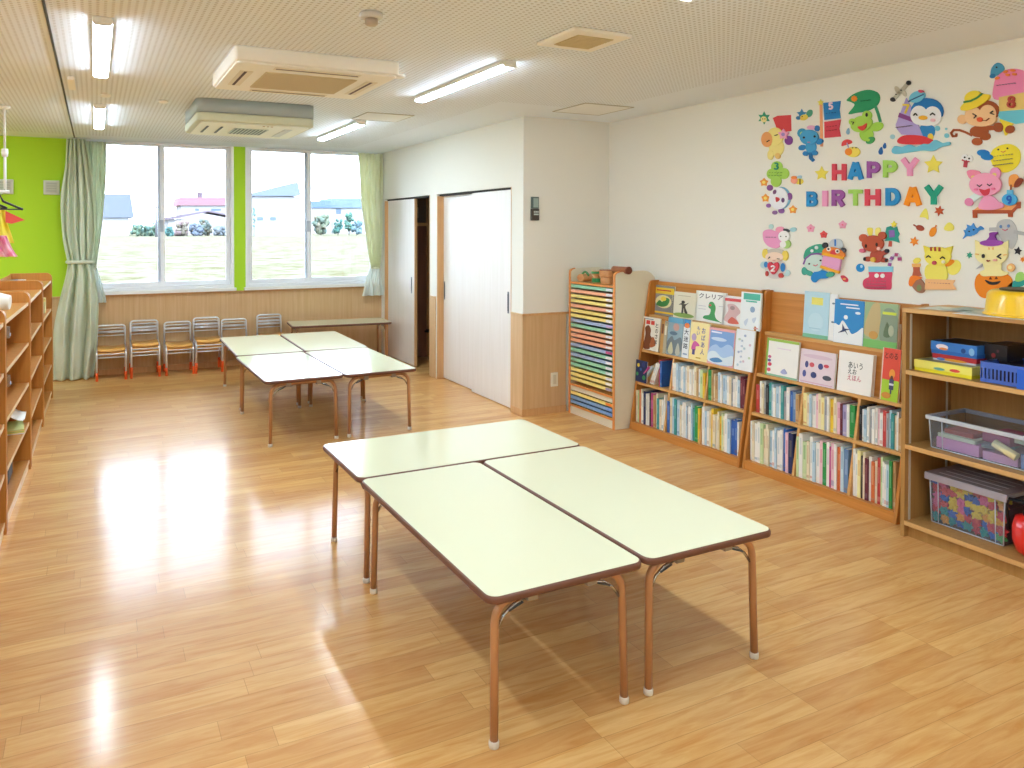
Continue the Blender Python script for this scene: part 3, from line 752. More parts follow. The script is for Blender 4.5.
for i, c in enumerate(seq):
    z = z0-i*dz
    cnt = sum(1 for x in seq[:i] if x == c)
    lab = f'{names[c]} paper tray, {ORD[cnt]} {names[c].split()[-1]} one from the top of the corner rack' if i else 'mint green paper tray, topmost of the corner rack'
    tray(z, c, lab, {7: '#C8B0D8', 12: '#B8487C', 19: '#A090B8'}.get(i, '#E8E6EC'))
    b = MB()
    for yy in (.021, RKL-.026): b.box(.01, yy, z-.006, RKX-.02, yy+.0048, z-.001, W_EDGE)
    b.build('runner', t)
for i, c in enumerate('YDD'):
    tray(.172-i*.038, c, ('yellow paper tray just under the empty gap of rack', 'upper deep blue tray near the bottom of the rack', 'lowest deep blue tray of the corner rack')[i], ('#F08030', '#7CA0D8', '#7CA0D8')[i])
    b = MB()
    for yy in (.021, RKL-.026): b.box(.01, yy, .172-i*.038-.006, RKX-.02, yy+.0048, .172-i*.038-.001, W_EDGE)
    b.build('runner', t)
# wooden things on the rack
WD = wood('toy_beech', '#C98A55', '#DDA873', 'y', .5); WD2 = wood('toy_walnut', '#8E5230', '#A86C44', 'y', .5); GRN = mat('#2E8C4C', .5)
def toy(nm, px, label, parts, z=1.135, cat='wooden toy'):
    t = root(nm, (3.765, px, z), label, cat, 'wooden toys on the tray rack')
    for n2, mb in parts: mb.build(n2, t, bevel=.002)
toy('wooden_block', 5.325, 'curved wooden block with green loop, leftmost on the rack top', [('body', MB().prism(ell(0, .035, .05, .032), lambda a, b, h: (h, a, b), -.05, .05, WD)), ('loop', MB().tube([(0, -.05+.1*k/8, .055+.03*math.sin(PI*k/8)) for k in range(9)], .009, GRN, 8))])
toy('wooden_reel', 5.16, 'green banded wooden reel in middle of the rack top', [('body', MB().lathe([(.04, 0), (.04, .03), (.028, .04), (.028, .065), (.045, .075), (.045, .10)], WD, 18)), ('green_band', MB().lathe([(.0415, .005), (.0415, .04)], GRN, 18).lathe([(.0465, .078), (.0465, .098)], GRN, 18))])
toy('wooden_drum', 5.02, 'stout wooden drum stack standing right on the rack top', [('body', MB().lathe([(.05, 0), (.055, .03), (.05, .06)], WD, 20)), ('lid', MB().lathe([(.062, .0605), (.066, .075), (.062, .11)], WD, 20)), ('rim', MB().lathe([(.064, .1105), (.064, .118)], WD2, 20))])
toy('wooden_mallet', 4.88, 'long reddish wooden mallet lying across top of the rack side', [('head', MB().tube([(.02, -.10, .158), (.02, .08, .158)], .028, WD2, 14)), ('cap', MB().tube([(.02, -.118, .158), (.02, -.1005, .158)], .031, mat('#7A3820', .4), 14))], 1.10)

# ------------------------------------------------------- display bookcases
SL = .17
def bookcase(x, y, th, L, D, label, cuts):
    t = root('display_bookcase', (x, y, 0), label, 'bookcase', None, th)
    H = 1.175
    pts = [(0, 0), (D, 0), (D, H)]+[(SL*H+.03, H), (SL*H+.008, H-.006), (SL*H-.004, H-.03)]
    for yy in (0, -L+.02): MB().prism(pts, lambda a, b, h: (a, h, b), yy-.02, yy, W_ORANGE).build('side_panel', t, bevel=.003)
    a, b = -.0202, -L+.0202
    MB().box(D-.008, b, .06, D, a, H-.01, W_ORANGE_Y).build('back_panel', t)
    MB().box(.008, b, 0, .022, a, .06, W_ORANGE_Y).box(.022, b, .044, D-.009, a, .06, W_ORANGE_Y).build('plinth', t)
    for z in (.372, .628): MB().box(SL*z+.004, b, z-.02, D-.009, a, z, W_EDGE).build('shelf', t, bevel=.002)
    # two tier display
    MB().prism([(.158, .6285), (.17, .6285), (.196, .88), (.184, .88)], lambda p, q, h: (p, h, q), b, a, W_ORANGE_Y).build('display_board', t)
    MB().box(.182, b, .8805, D-.009, a, .90, W_EDGE).build('ledge', t, bevel=.002)
    MB().prism([(D-.03, .9005), (D-.022, .9005), (D-.010, H-.012), (D-.018, H-.012)], lambda p, q, h: (p, h, q), b, a, W_ORANGE_Y).build('display_board', t)
    w3 = (L-.04)/3
    for k in (1, 2):
        yy = -cuts[k]
        for z0, z1 in ((.0605, .3515), (.3725, .6075)):
            MB().prism([(SL*z0+.01, z0), (D-.009, z0), (D-.009, z1), (SL*z1+.01, z1)], lambda p, q, h: (p, h, q), yy-.008, yy+.008, W_EDGE).build('divider', t)
    return t
CUT = {1: (.02, .3767, .7333, 1.09), 2: (.02, .387, .765, 1.045)}
B1 = bookcase(3.81, 4.79, .0225, 1.11, .29, 'orange wood display bookcase next to the tray rack', CUT[1])
B2 = bookcase(3.848, 3.668, .010, 1.065, .268, 'orange wood display bookcase next to the game shelf', CUT[2])
PG = mat('#E9E2CE', .8, name='book_pages')
CN = {'w': ('white', '#EDECE6'), 'c': ('cream', '#E6DCBE'), 'l': ('pale blue', '#B9D3E2'), 'b': ('bright blue', '#2C62B4'), 'n': ('navy', '#232C5C'),
      't': ('teal', '#3E9A9A'), 'g': ('green', '#2C9448'), 'y': ('yellow', '#EBC93A'), 'o': ('orange', '#D9703A'), 'r': ('red', '#C2423E'),
      'm': ('magenta', '#B84080'), 'p': ('pale pink', '#E9C2CC'), 'k': ('black', '#2A2A2E'), 'e': ('grey', '#A9AEB2'), 'f': ('tan', '#C4A06E'),
      'h': ('light green', '#C6DBA8'), 'v': ('lavender', '#A9A2CC'), 'u': ('maroon', '#6E2A3A'), 'i': ('pale yellow', '#EEE6A6'), 's': ('steel blue', '#6C8CB4')}
CNT = {'w': '#8FA8B8', 'c': '#9A6A4A', 'l': '#3C6A9A', 'b': '#E8E8F0', 'n': '#E8D070', 't': '#F0F0E8', 'g': '#F0F0E0', 'y': '#B84030', 'o': '#F8F0E0', 'r': '#F4E8D8', 'm': '#F8E0EC', 'p': '#B84868', 'k': '#E8E8E8', 'e': '#404850', 'f': '#6A4428', 'h': '#3C7A48', 'v': '#48407A', 'u': '#E8C8B0', 'i': '#C87838', 's': '#E8F0F8'}
def soft(a, b):
    return '#'+''.join('%02X' % int(.3*int(a[i:i+2], 16)+.7*int(b[i:i+2], 16)) for i in (1, 3, 5))
def spine_book(w, h, d, c, r):
    C = mat(CN[c][1], .55); m = MB()
    m.box(0, -w, 0, .002, 0, h, C).box(.002, -w, 0, d, -w+.0015, h, C).box(.002, -.0015, 0, d, 0, h, C)
    m.box(.002, -w+.0015, .003, d-.003, -.0015, h-.003, PG)
    T = mat(soft(CNT[c], CN[c][1]), .6); z0 = h*r.uniform(.4, .55); z1 = h*r.uniform(.75, .92); q = w*.27
    m.box(-.0005, -w+q, z0, -.00005, -q, z1, T)
    if r.random() < .6: m.box(-.0005, -w+.001, h*.06, -.00005, -.001, h*r.uniform(.1, .18), mat(soft(CNT[r.choice('wclbytrg')], CN[c][1]), .6))
    return m
rows = {  # (case, row from the top, column): colours left to right, lean of the first few
 (1, 'upper', 0): ('mlffwwrb', [.75, .72, .55, .52, .42, .4, 0, 0]), (1, 'upper', 1): ('wlwlwccfy', []), (1, 'upper', 2): ('gfcfwlleuu', []),
 (1, 'lower', 0): ('cocwnwkmfctww', []), (1, 'lower', 1): ('btcwwetgy', []), (1, 'lower', 2): ('wlwcywcycbbw', []),
 (2, 'upper', 0): ('rwektlwlwtewbsf', []), (2, 'upper', 1): ('iclwpciewycpuvwg', []), (2, 'upper', 2): ('kwlwewwpreltf', []),
 (2, 'lower', 0): ('wcwhccwwwbpn', []), (2, 'lower', 1): ('hwwlwpgwmpols', []), (2, 'lower', 2): ('wwikcuworwwlgfw'[:14], [])}
colnm = ['left', 'middle', 'right']; cname = {1: 'bookcase beside tray rack', 2: 'bookcase beside game shelf'}
for (cs, rw, co), (cols, lean) in rows.items():
    B = (B1, B2)[cs-1]; L, D = ((1.11, .29), (1.065, .268))[cs-1]; w3 = (L-.04)/3
    r = random.Random(cs*31+co*7+len(rw)+(3 if rw == 'upper' else 0))
    z0 = .3725 if rw == 'upper' else .0605; hmax = .215 if rw == 'upper' else .27
    y = -CUT[cs][co]-.012; room = CUT[cs][co+1]-CUT[cs][co]-.024
    cols = list(cols)
    if not lean:
        while len(cols) < 16: cols.insert(r.randrange(1, len(cols)), r.choice('wwclwwh'))
    ws = [r.uniform(.7, 1.4)*(1.25 if c in 'rbgn' else 1) for c in cols]
    nlean = sum(1 for a in lean if a > 0); avail = room-(.17 if nlean else 0)
    tot = sum(ws); ws = [q*(avail*.985)/tot for q in ws]
    if nlean: ws = [min(q, .022) for q in ws]
    for k, c in enumerate(cols):
        w = ws[k]-.0008; h = hmax*r.uniform(.84, 1); d = min(.16, D-SL*z0-.07); ph = lean[k] if k < len(lean) else 0
        if ph: h = .185
        m = spine_book(w, h, d, c, r)
        tk = 'thin' if w < .02 else 'thick'
        lab = f'{tk} {CN[c][0]} book, {ORD[k]} from left in {rw} {colnm[co]} cubby of {cname[cs]}'
        xx = SL*z0+.026+r.uniform(0, .012)
        if ph:
            wid = w*math.cos(ph)
            loc = Vector((xx-(.03 if k < 2 else 0), y-w*0, z0+.0005+w*math.sin(ph))); o = m.build('picture_book')
            o.matrix_world = Matrix.Translation(B.location) @ Matrix.Rotation(B.rotation_euler[2], 4, 'Z') @ Matrix.Translation(loc) @ Matrix.Rotation(ph, 4, 'X')
            y -= w/math.cos(ph)+.004
            if k == nlean-1: y = min(y, y-h*math.sin(ph)*.62)
        else:
            o = m.build('picture_book')
            o.matrix_world = Matrix.Translation(B.location) @ Matrix.Rotation(B.rotation_euler[2], 4, 'Z') @ Matrix.Translation((xx, y, z0+.0005))
            y -= ws[k]
        tag(o, lab, 'book', f'books in the {rw} {colnm[co]} cubby of the {cname[cs]}')
# covers facing out
def cover(case, tier, u0, v0, u1, v1, H, label, base, art, th=.014, dx=0, name='picture_book', back='#E9E4D6'):
    """u0,v0 / u1,v1: photo pixels on the left and right edge at mid height"""
    B = (B1, B2)[case-1]
    zl = (.6285, .9005)[tier]; xl = B.location.x + (.145, .262 if case == 1 else .238)[tier]-.02-dx
    a = at(u0, v0, 'x', xl+.02).y; b = at(u1, v1, 'x', xl+.02).y; W = a-b
    if tier == 0: H *= 1.1
    m = MB(); C = mat(base, .4)
    m.box(0, -W, 0, .0025, 0, H, C).box(th-.0025, -W, 0, th, 0, H, mat(back, .5)).box(.0025, -W+.003, .003, th-.0025, -.0025, H-.003, PG).box(.0025, -.0024, 0, th-.0025, 0, H, C)
    fn = lambda p, q, h: (-h, -p*W, q*H)
    for i, s in enumerate(art):
        h = .0004+i*.00035; k = s[0]
        if k == 'r': m.prism([(s[1], s[2]), (s[3], s[2]), (s[3], s[4]), (s[1], s[4])], fn, .0001, h, mat(s[5], .4))
        elif k == 'e': m.prism(ell(s[1], s[2], s[3], s[4], s[6] if len(s) > 6 else 0, 18), fn, .0001, h, mat(s[5], .4))
        elif k == 'p': m.prism(s[1], fn, .0001, h, mat(s[2], .4))
        elif k == 's': m.prism([(min(max(a_, .004), .996), min(max(b_, .004), .996)) for a_, b_ in catmull(s[1], 4)], fn, .0001, h, mat(s[2], .4))
        elif k == 't': put_text(m, s[1], fn, s[2], s[3], s[4], s[5], h, mat(s[6], .5))
        elif k == 'v':                      # upright column of characters
            n = len(s[1]); q0, q1 = s[3], s[5]
            for j, ch in enumerate(s[1]): put_text(m, ch, fn, s[2], q1-(j+.9)*(q1-q0)/n, s[4], q1-(j+.1)*(q1-q0)/n, h, mat(s[6], .5))
    o = m.build(name, None, (xl, a, zl+.0005), rot=(0, (.1, .06)[tier], 0))
    tag(o, label, 'book', 'books shown face out on the bookcases'); return o
R = 'r'; Ee = 'e'; Pp = 'p'; S_ = 's'; Tt = 't'; Vv = 'v'
cover(1, 1, 655, 300, 675, 303, .235, 'grey and yellow book with a green creature, top left of face out rows', '#8C9094',
      [(R, 0, .72, 1, .93, '#F0D03C'), (R, 0, .06, 1, .12, '#F0D03C'), (Ee, .5, .46, .4, .22, '#E8E4B0'), (S_, [(.15, .35), (.3, .5), (.45, .45), (.6, .6), (.8, .55), (.7, .35), (.4, .28)], '#3E8C4C'), (Ee, .5, .56, .14, .08, '#F0DC50'), (R, .15, .82, .85, .86, '#C84838')])
cover(1, 1, 673, 304, 698, 309, .2, 'cream book with a small dark figure dancing on a green mound', '#E8E6D4',
      [(Ee, .5, .12, .42, .09, '#8DB060'), (Ee, .47, .62, .07, .06, '#3A3C3C'), (S_, [(.42, .2), (.42, .5), (.3, .5), (.42, .58), (.55, .55), (.7, .62), (.56, .46), (.66, .22), (.55, .22), (.5, .4), (.48, .2)], '#4A4C4A'), (R, .25, .85, .75, .87, '#B8B49C')])
cover(1, 1, 697, 307, 727, 312, .225, 'white book titled クレリア with a green crocodile', '#EEF0EC',
      [(Tt, 'クレリア', .1, .76, .9, .93, '#2E2A44'), (S_, [(.3, .1), (.75, .06), (.9, .04), (.72, .14), (.66, .3), (.68, .5), (.6, .66), (.48, .66), (.44, .5), (.52, .42), (.48, .25), (.32, .2)], '#3C9A54'), (Ee, .5, .56, .04, .03, '#D84848'), (R, .1, .5, .35, .52, '#C8C8D0'), (R, .1, .4, .35, .42, '#C8C8D0'), (R, .78, .55, .92, .57, '#C8C8D0')])
cover(1, 1, 724, 310, 744, 312, .21, 'white book with red heading and rosy drawing', '#EDE9E6',
      [(R, .1, .82, .9, .92, '#D8484C'), (S_, [(.1, .15), (.3, .5), (.25, .7), (.6, .72), (.9, .5), (.7, .3), (.8, .1)], '#D8B4B4'), (S_, [(.3, .08), (.5, .3), (.85, .1)], '#D86858'), (Ee, .5, .6, .12, .07, '#A88C8C')])
cover(1, 1, 742, 308, 762, 312, .255, 'tall white book with teal heading at the bookcase joint', '#EAF0F2', dx=.06, art=
      [(R, .12, .8, .95, .97, '#52BCA4'), (R, .25, .74, .8, .78, '#52BCA4'), (Ee, .6, .55, .12, .08, '#8CA8C8'), (S_, [(.2, .2), (.4, .3), (.3, .1)], '#C8D4E4'), (S_, [(.6, .3), (.8, .35), (.7, .2)], '#C8D4E4'), (R, .7, .05, .9, .08, '#D88C8C')])
cover(1, 0, 643, 332, 660, 335, .235, 'white book with a brown bear, lower left of face out rows', '#EEECE2',
      [(S_, [(.12, .04), (.2, .45), (.15, .66), (.35, .75), (.5, .62), (.5, .45), (.75, .3), (.72, .18), (.5, .2), (.5, .04)], '#7A4226'), (S_, [(.5, .1), (.62, .42), (.8, .3), (.8, .16)], '#B06238'), (R, .2, .78, .42, .9, '#D8403C'), (R, .48, .78, .68, .9, '#D8403C'), (R, .1, .93, .6, .95, '#5C88B8'), (Vv, 'とのさま', .76, .2, .92, .86, '#33302C')], th=.012)
for i, (u, c, nm) in enumerate(((661.5, '#C99A5A', 'tan'), (664.5, '#B8B29C', 'grey'))):
    cover(1, 0, u, 336+i, u+3.0, 337+i, .225-.01*i, f'slim {nm} book beside the brown bear book', c, [(R, .2, .6, .8, .9, '#7A4A34' if i == 0 else '#E8E4D4')], th=.03)
cover(1, 0, 668, 334, 683, 338, .26, 'blue grey illustrated maze book cover left of its 大迷路 title', '#8FAAB8',
      [(Ee, .55, .75, .2, .1, '#C89C90'), (S_, [(0, .3), (.3, .5), (.5, .4), (.9, .5), (1, .2), (.6, .02), (.1, .05)], '#6E7C84'), (S_, [(.1, .1), (.3, .35), (.45, .1), (.3, .02)], '#C8C8A8'), (S_, [(.6, .1), (.75, .35), (.9, .1), (.75, .02)], '#B8BCB0'), (Ee, .4, .58, .25, .05, '#5C7890'), (R, 0, .86, 1, 1, '#5CA4C8')])
cover(1, 0, 683.5, 335, 690, 337, .26, 'white spine like book with upright title 大迷路', '#E6ECF0',
      [(R, .0, .8, 1, 1, '#3E8CC0'), (Ee, .5, .84, .4, .07, '#F08838'), (Vv, '大迷路', .15, .22, .85, .76, '#2C3A4C'), (R, .2, .08, .8, .12, '#8CA4C0')])
cover(1, 0, 690.5, 337, 709, 342, .25, 'pale yellow book with a pink figure and blue lettering', '#F2E2A0',
      [(Ee, .22, .6, .13, .1, '#B8A0C0'), (S_, [(.12, .28), (.2, .46), (.34, .5), (.56, .4), (.36, .36), (.34, .26)], '#D058A0'), (R, .18, .14, .32, .28, '#4C4880'), (Vv, 'おぱあ人', .62, .16, .82, .9, '#5A62A0'), (Vv, 'もい', .36, .66, .52, .92, '#6A72A8'), (R, .4, .06, .65, .09, '#C8A848')])
cover(1, 0, 709, 343, 735, 350, .235, 'blue book showing pale mountains and sky with a pink border', '#E8A8AC',
      [(R, .05, .05, .97, .93, '#7CA4DC'), (S_, [(.05, .4), (.3, .55), (.5, .48), (.75, .6), (.97, .5), (.97, .06), (.05, .06)], '#A8C8EC'), (S_, [(.05, .06), (.05, .3), (.3, .36), (.6, .22), (.97, .32), (.97, .06)], '#D8E8F4'), (Ee, .4, .7, .3, .05, '#C8DCF4'), (R, .1, .86, .5, .9, '#E8E8F8'), (S_, [(.1, .12), (.4, .2), (.6, .12), (.3, .06)], '#4C88C0')])
cover(1, 0, 736, 348, 754, 352, .25, 'white book scattered with tiny pale flowers', '#E9EEF2',
      [(Ee, .2+.3*(k % 3), .12+.105*k, .06, .03, ('#B8D0DC', '#D8C0CC', '#C0D4B8', '#A8B8D4')[k % 4]) for k in range(8)]+[(Ee, .35, .2+.13*k, .05, .025, '#C4D2E4') for k in range(5)])
cover(2, 1, 805, 314, 830, 318, .29, 'light blue book with yellow heading and green foot', '#B8DCEC',
      [(R, .3, .72, .75, .88, '#E8E070'), (R, 0, 0, 1, .08, '#78BC9C'), (Ee, .5, .35, .3, .2, '#C4E2F0'), (R, .25, .2, .7, .22, '#A0CCE0')], th=.02)
cover(2, 1, 830.5, 316, 838, 318, .285, 'slim white book right behind the light blue one', '#EEF0F0', [(Ee, .5, .8, .2, .02, '#708090'), (Ee, .5, .4, .2, .02, '#708090')])
cover(2, 1, 835.5, 320, 865, 324, .262, 'bright blue book with an airplane and white clouds', '#2E8CD0', dx=.03, art=
      [(S_, [(0, .0), (0, .42), (.18, .4), (.3, .52), (.5, .36), (.62, .24), (.8, .3), (1, .4), (1, 0)], '#EEF4F8'), (Ee, .4, .6, .07, .05, '#F0F4F8'), (Ee, .8, .72, .09, .03, '#E8F2FA'), (Pp, [(.15, .22), (.4, .28), (.5, .2), (.42, .3), (.6, .34), (.38, .34), (.3, .44), (.3, .3)], '#2C3C68'), (R, .2, .88, .8, .91, '#E8EEF8'), (R, .4, .81, .85, .84, '#E8EEF8')])
cover(2, 1, 865.5, 323, 899, 330, .262, 'green and ochre forest picture book', '#9CB890', dx=.03, art=
      [(S_, [(0, .3), (.2, .9), (.45, .98), (.45, .3)], '#C4B080'), (S_, [(.5, .2), (.55, .8), (.8, .9), (1, .7), (1, .2)], '#8A9C88'), (R, 0, 0, 1, .18, '#7CC06C'), (Ee, .3, .28, .14, .09, '#C89850'), (R, .55, .76, .95, .82, '#D8E04C'), (S_, [(.6, .3), (.7, .6), (.8, .3)], '#64785C'), (Ee, .82, .42, .08, .12, '#B8C0A8')])
cover(2, 1, 896, 340, 901, 341, .15, 'slim white book with spots at the right end of the upper ledge', '#EDE8E8', [(R, 0, 0, 1, .35, '#C8A8B8'), (Ee, .5, .7, .3, .05, '#C8C0C0')])
cover(2, 0, 767, 352, 799, 358, .22, 'white book with green border and small flowers', '#F0F0EC',
      [(R, 0, 0, .06, 1, '#8CB84C'), (R, .06, 0, 1, .05, '#88BC9C'), (R, .06, .93, 1, 1, '#A4C858'), (Ee, .12, .5, .05, .04, '#C86090'), (Ee, .14, .3, .06, .05, '#D84868'), (Ee, .12, .15, .06, .05, '#E06078'), (Ee, .12, .4, .05, .04, '#6858A0'), (S_, [(.5, .14), (.6, .24), (.7, .14), (.6, .1)], '#A8B0DC'), (R, .35, .75, .75, .77, '#E8D8E8')])
cover(2, 0, 801, 363, 836, 371, .19, 'pale pink book with rows of small dark figures', '#E4D4DC',
      [(Ee, .5, .82, .42, .06, '#D8C0D0'), (Ee, .2, .56, .05, .1, '#48508C'), (Ee, .35, .57, .07, .07, '#D8606C'), (Ee, .6, .56, .07, .09, '#48508C'), (Ee, .76, .6, .07, .05, '#D8485C'), (Ee, .15, .28, .05, .1, '#5058A0'), (Ee, .42, .28, .08, .09, '#3C4478'), (Ee, .8, .26, .12, .07, '#4C4E58'), (R, .05, .04, .95, .06, '#D8A8C0')])
cover(2, 0, 839, 371, 873, 380, .215, 'white book titled あいうえおえほん on the lower ledge', '#F1F0EC',
      [(Tt, 'あいう', .3, .6, .72, .76, '#3C4A4C'), (Tt, 'えお', .3, .46, .56, .59, '#3C4A4C'), (Tt, 'えほん', .3, .3, .7, .44, '#C8687C')], th=.028)
cover(2, 0, 882, 377, 900, 383, .265, 'red and green book with a small striped figure', '#E2503C',
      [(R, 0, 0, 1, .4, '#A8D038'), (R, .0, .0, .06, 1, '#E8C8B8'), (Tt, 'とのる', .15, .8, .85, .92, '#5A2420'), (Ee, .6, .52, .16, .09, '#F0A040'), (Ee, .6, .44, .08, .05, '#6A4030'), (R, .48, .22, .72, .42, '#44486C'), (R, .48, .3, .72, .34, '#E8E8F0'), (Ee, .35, .1, .25, .06, '#C88838'), (R, .56, .14, .62, .22, '#44486C')])
m = MB().box(0, -.13, 0, .004, 0, .17, mat('#1E2C58', .4)).box(.004, -.128, .002, .012, -.002, .168, PG)
for (a, b_, r_, c_) in ((-.03, .13, .015, '#E8D050'), (-.02, .06, .014, '#48A060'), (-.09, .14, .02, '#2C3C78'), (-.1, .04, .018, '#3C9858'), (-.06, .1, .012, '#3868B0')):
    m.prism(ell(a, b_, r_, r_), lambda p, q, h: (-h, p, q), .0001, .0008, mat(c_, .4))
tag(m.build('picture_book', loc=(3.868, 4.785, .378), rot=(.0, .06, 0)), 'dark navy book with glowing dots behind the leaning books', 'book')

# --------------------------------------------------- shelf unit with games
YT = 2.505
t = root('open_shelf_unit', (3.745, YT, 0), 'honey oak open shelf unit with game boxes and clear bins', 'shelf')
UL, UD, UH = 1.10, .385, 1.18
for yy in (0, -UL+.022): MB().box(0, yy-.022, 0, UD, yy, UH-.022, W_SHELF).build('side_panel', t, bevel=.002)
MB().box(-.002, -UL, UH-.0215, UD, 0, UH, W_SHELF_Y).build('top_board', t, bevel=.002)
for z in (.863, .480, .085): MB().box(.002, -UL+.0225, z-.022, UD-.009, -.0225, z, W_SHELF).box(-.001, -UL+.0225, z-.022, .0018, -.0225, z, W_SHELF_Y).build('shelf', t)
MB().box(.03, -UL+.0225, 0, .045, -.0225, .0495, W_SHELF).build('plinth', t)
MB().box(UD-.008, -UL+.0225, .03, UD, -.0225, UH-.0225, W_SHELF).build('back_panel', t)
for x in (.03, UD-.05):
    for yy in (-.0225, -UL+.0245): MB().box(x, yy-.003, .08, x+.014, yy, UH-.03, mat('#DCD8CC', .4, .3)).build('support_strip', t)
def gbox(x0, y0, z, x1, y1, h, label, side, top, name='game_box', art=()):
    m = MB().box(x0, y1, z+.0005, x1, y0, z+h*.3, mat(side[0], .4)).box(x0-.002, y1-.002, z+h*.3+.0003, x1+.002, y0+.002, z+h, mat(side[1], .4))
    fn = lambda a, b, hh: (x0-.002-hh, y0+(y1-y0)*a, z+h*b)
    for i, s in enumerate(art): m.prism(ell(*s[:4], 0, 16), fn, .0002, .0008+i*.0003, mat(s[4], .4)) if len(s) == 5 else m.prism([(s[0], s[1]), (s[2], s[1]), (s[2], s[3]), (s[0], s[3])], fn, .0002, .0008+i*.0003, mat(s[4], .4))
    m.box(x0+.01, y1+.01, z+h+.0002, x1-.01, y0-.01, z+h+.0008, mat(top, .4))
    o = m.build(name, bevel=.0015); return tag(o, label, 'box', 'board games on the shelf')
gbox(3.79, 2.466, .863, 4.03, 2.185, .056, 'flat yellow game box lying at the bottom of the games', ('#EFE02C', '#F2E870'), '#9C9A70', art=((.45, .45, .1, .12, '#6CB0A0'), (.72, .5, .09, .14, '#D8483C')))
gbox(3.85, 2.41, .920, 4.04, 2.20, .034, 'thin red and white game box under the blue box', ('#D8D8E0', '#C03038'), '#7C1C24', art=((.5, .3, .3, .2, '#E8A838'), (.2, .3, .1, .2, '#5C8CD0')))
gbox(3.845, 2.415, .955, 4.05, 2.195, .062, 'blue game box with white fish like picture on top of the pile', ('#2C6CC0', '#3C80D0'), '#10141C', art=((.25, .6, .14, .22, '#E8E0EC'), (.28, .45, .1, .1, '#E89058'), (.72, .5, .05, .2, '#1C4890'), (.9, .5, .06, .3, '#8CC0E8')))
gbox(3.90, 2.188, .955, 4.08, 2.09, .075, 'black game case leaning behind the blue basket', ('#181418', '#221A1E'), '#141014', art=((.4, .3, .1, .15, '#8C2428'), (.6, .6, .06, .1, '#5C3040')))
tag(MB().box(3.92, 2.085, .8635, 4.1, 2.19, .954, mat('#241A1C', .5)).build('game_box', bevel=.002), 'dark box under the black game case', 'box')
# blue slotted basket
BB = mat('#4C6CC4', .35, name='blue_plastic')
def basket(x0, y0, z, x1, y1, h, m_):
    m = MB().box(x0+.01, y1+.01, z, x1-.01, y0-.01, z+.003, m_)
    def wall(p, q, n):
        P, Q = Vector(p), Vector(q); d = (Q-P)/n; nn = Vector((-d.y, d.x, 0)).normalized()*.003
        for za, zb in ((z+.003, z+.02), (z+h*.72, z+h)):
            vs = [P+Vector((0, 0, za-0)), Q+Vector((0, 0, za)), Q+Vector((0, 0, zb)), P+Vector((0, 0, zb))]
            m.add([v for v in vs]+[v+nn for v in vs], [(0, 1, 2, 3), (4, 7, 6, 5), (0, 4, 5, 1), (2, 6, 7, 3), (0, 3, 7, 4), (1, 5, 6, 2)], m_)
        for i in range(n):
            a, b = P+d*i, P+d*(i+.5); vs = [a+Vector((0, 0, z+.02)), b+Vector((0, 0, z+.02)), b+Vector((0, 0, z+h*.72)), a+Vector((0, 0, z+h*.72))]
            m.add([v for v in vs]+[v+nn for v in vs], [(0, 1, 2, 3), (4, 7, 6, 5), (0, 4, 5, 1), (2, 6, 7, 3), (0, 3, 7, 4), (1, 5, 6, 2)], m_)
    c = [(x0, y0, 0), (x1, y0, 0), (x1, y1, 0), (x0, y1, 0)]
    for i in range(4):
        p, q = c[i], c[(i+1) % 4]; L = math.dist(p, q); wall(p, q, max(6, int(L/.016)))
    m.tube([(a, b, z+h) for a, b, _ in c], .004, m_, 6, closed=True)
    return m
tag(basket(3.775, 2.135, .8635, 4.03, 1.80, .095, BB).build('storage_basket'), 'blue slotted plastic basket on the shelf beside the games', 'basket')
tag(MB().box(3.79, 2.11, .8695, 4.01, 1.83, .935, mat('#2A1C28', .7)).build('storage_pouch', bevel=.01), 'dark pouch lying inside the blue slotted basket', 'pouch')
tag(MB().box(3.765, 1.965, .8635, 3.771, 1.80, .948, mat('#2458C8', .3)).box(3.752, 1.97, .8635, 3.7648, 1.79, .953, mat('#2E66D4', .3)).build('plastic_box', bevel=.002), 'bright blue plastic box edge in front of basket at picture edge', 'box')
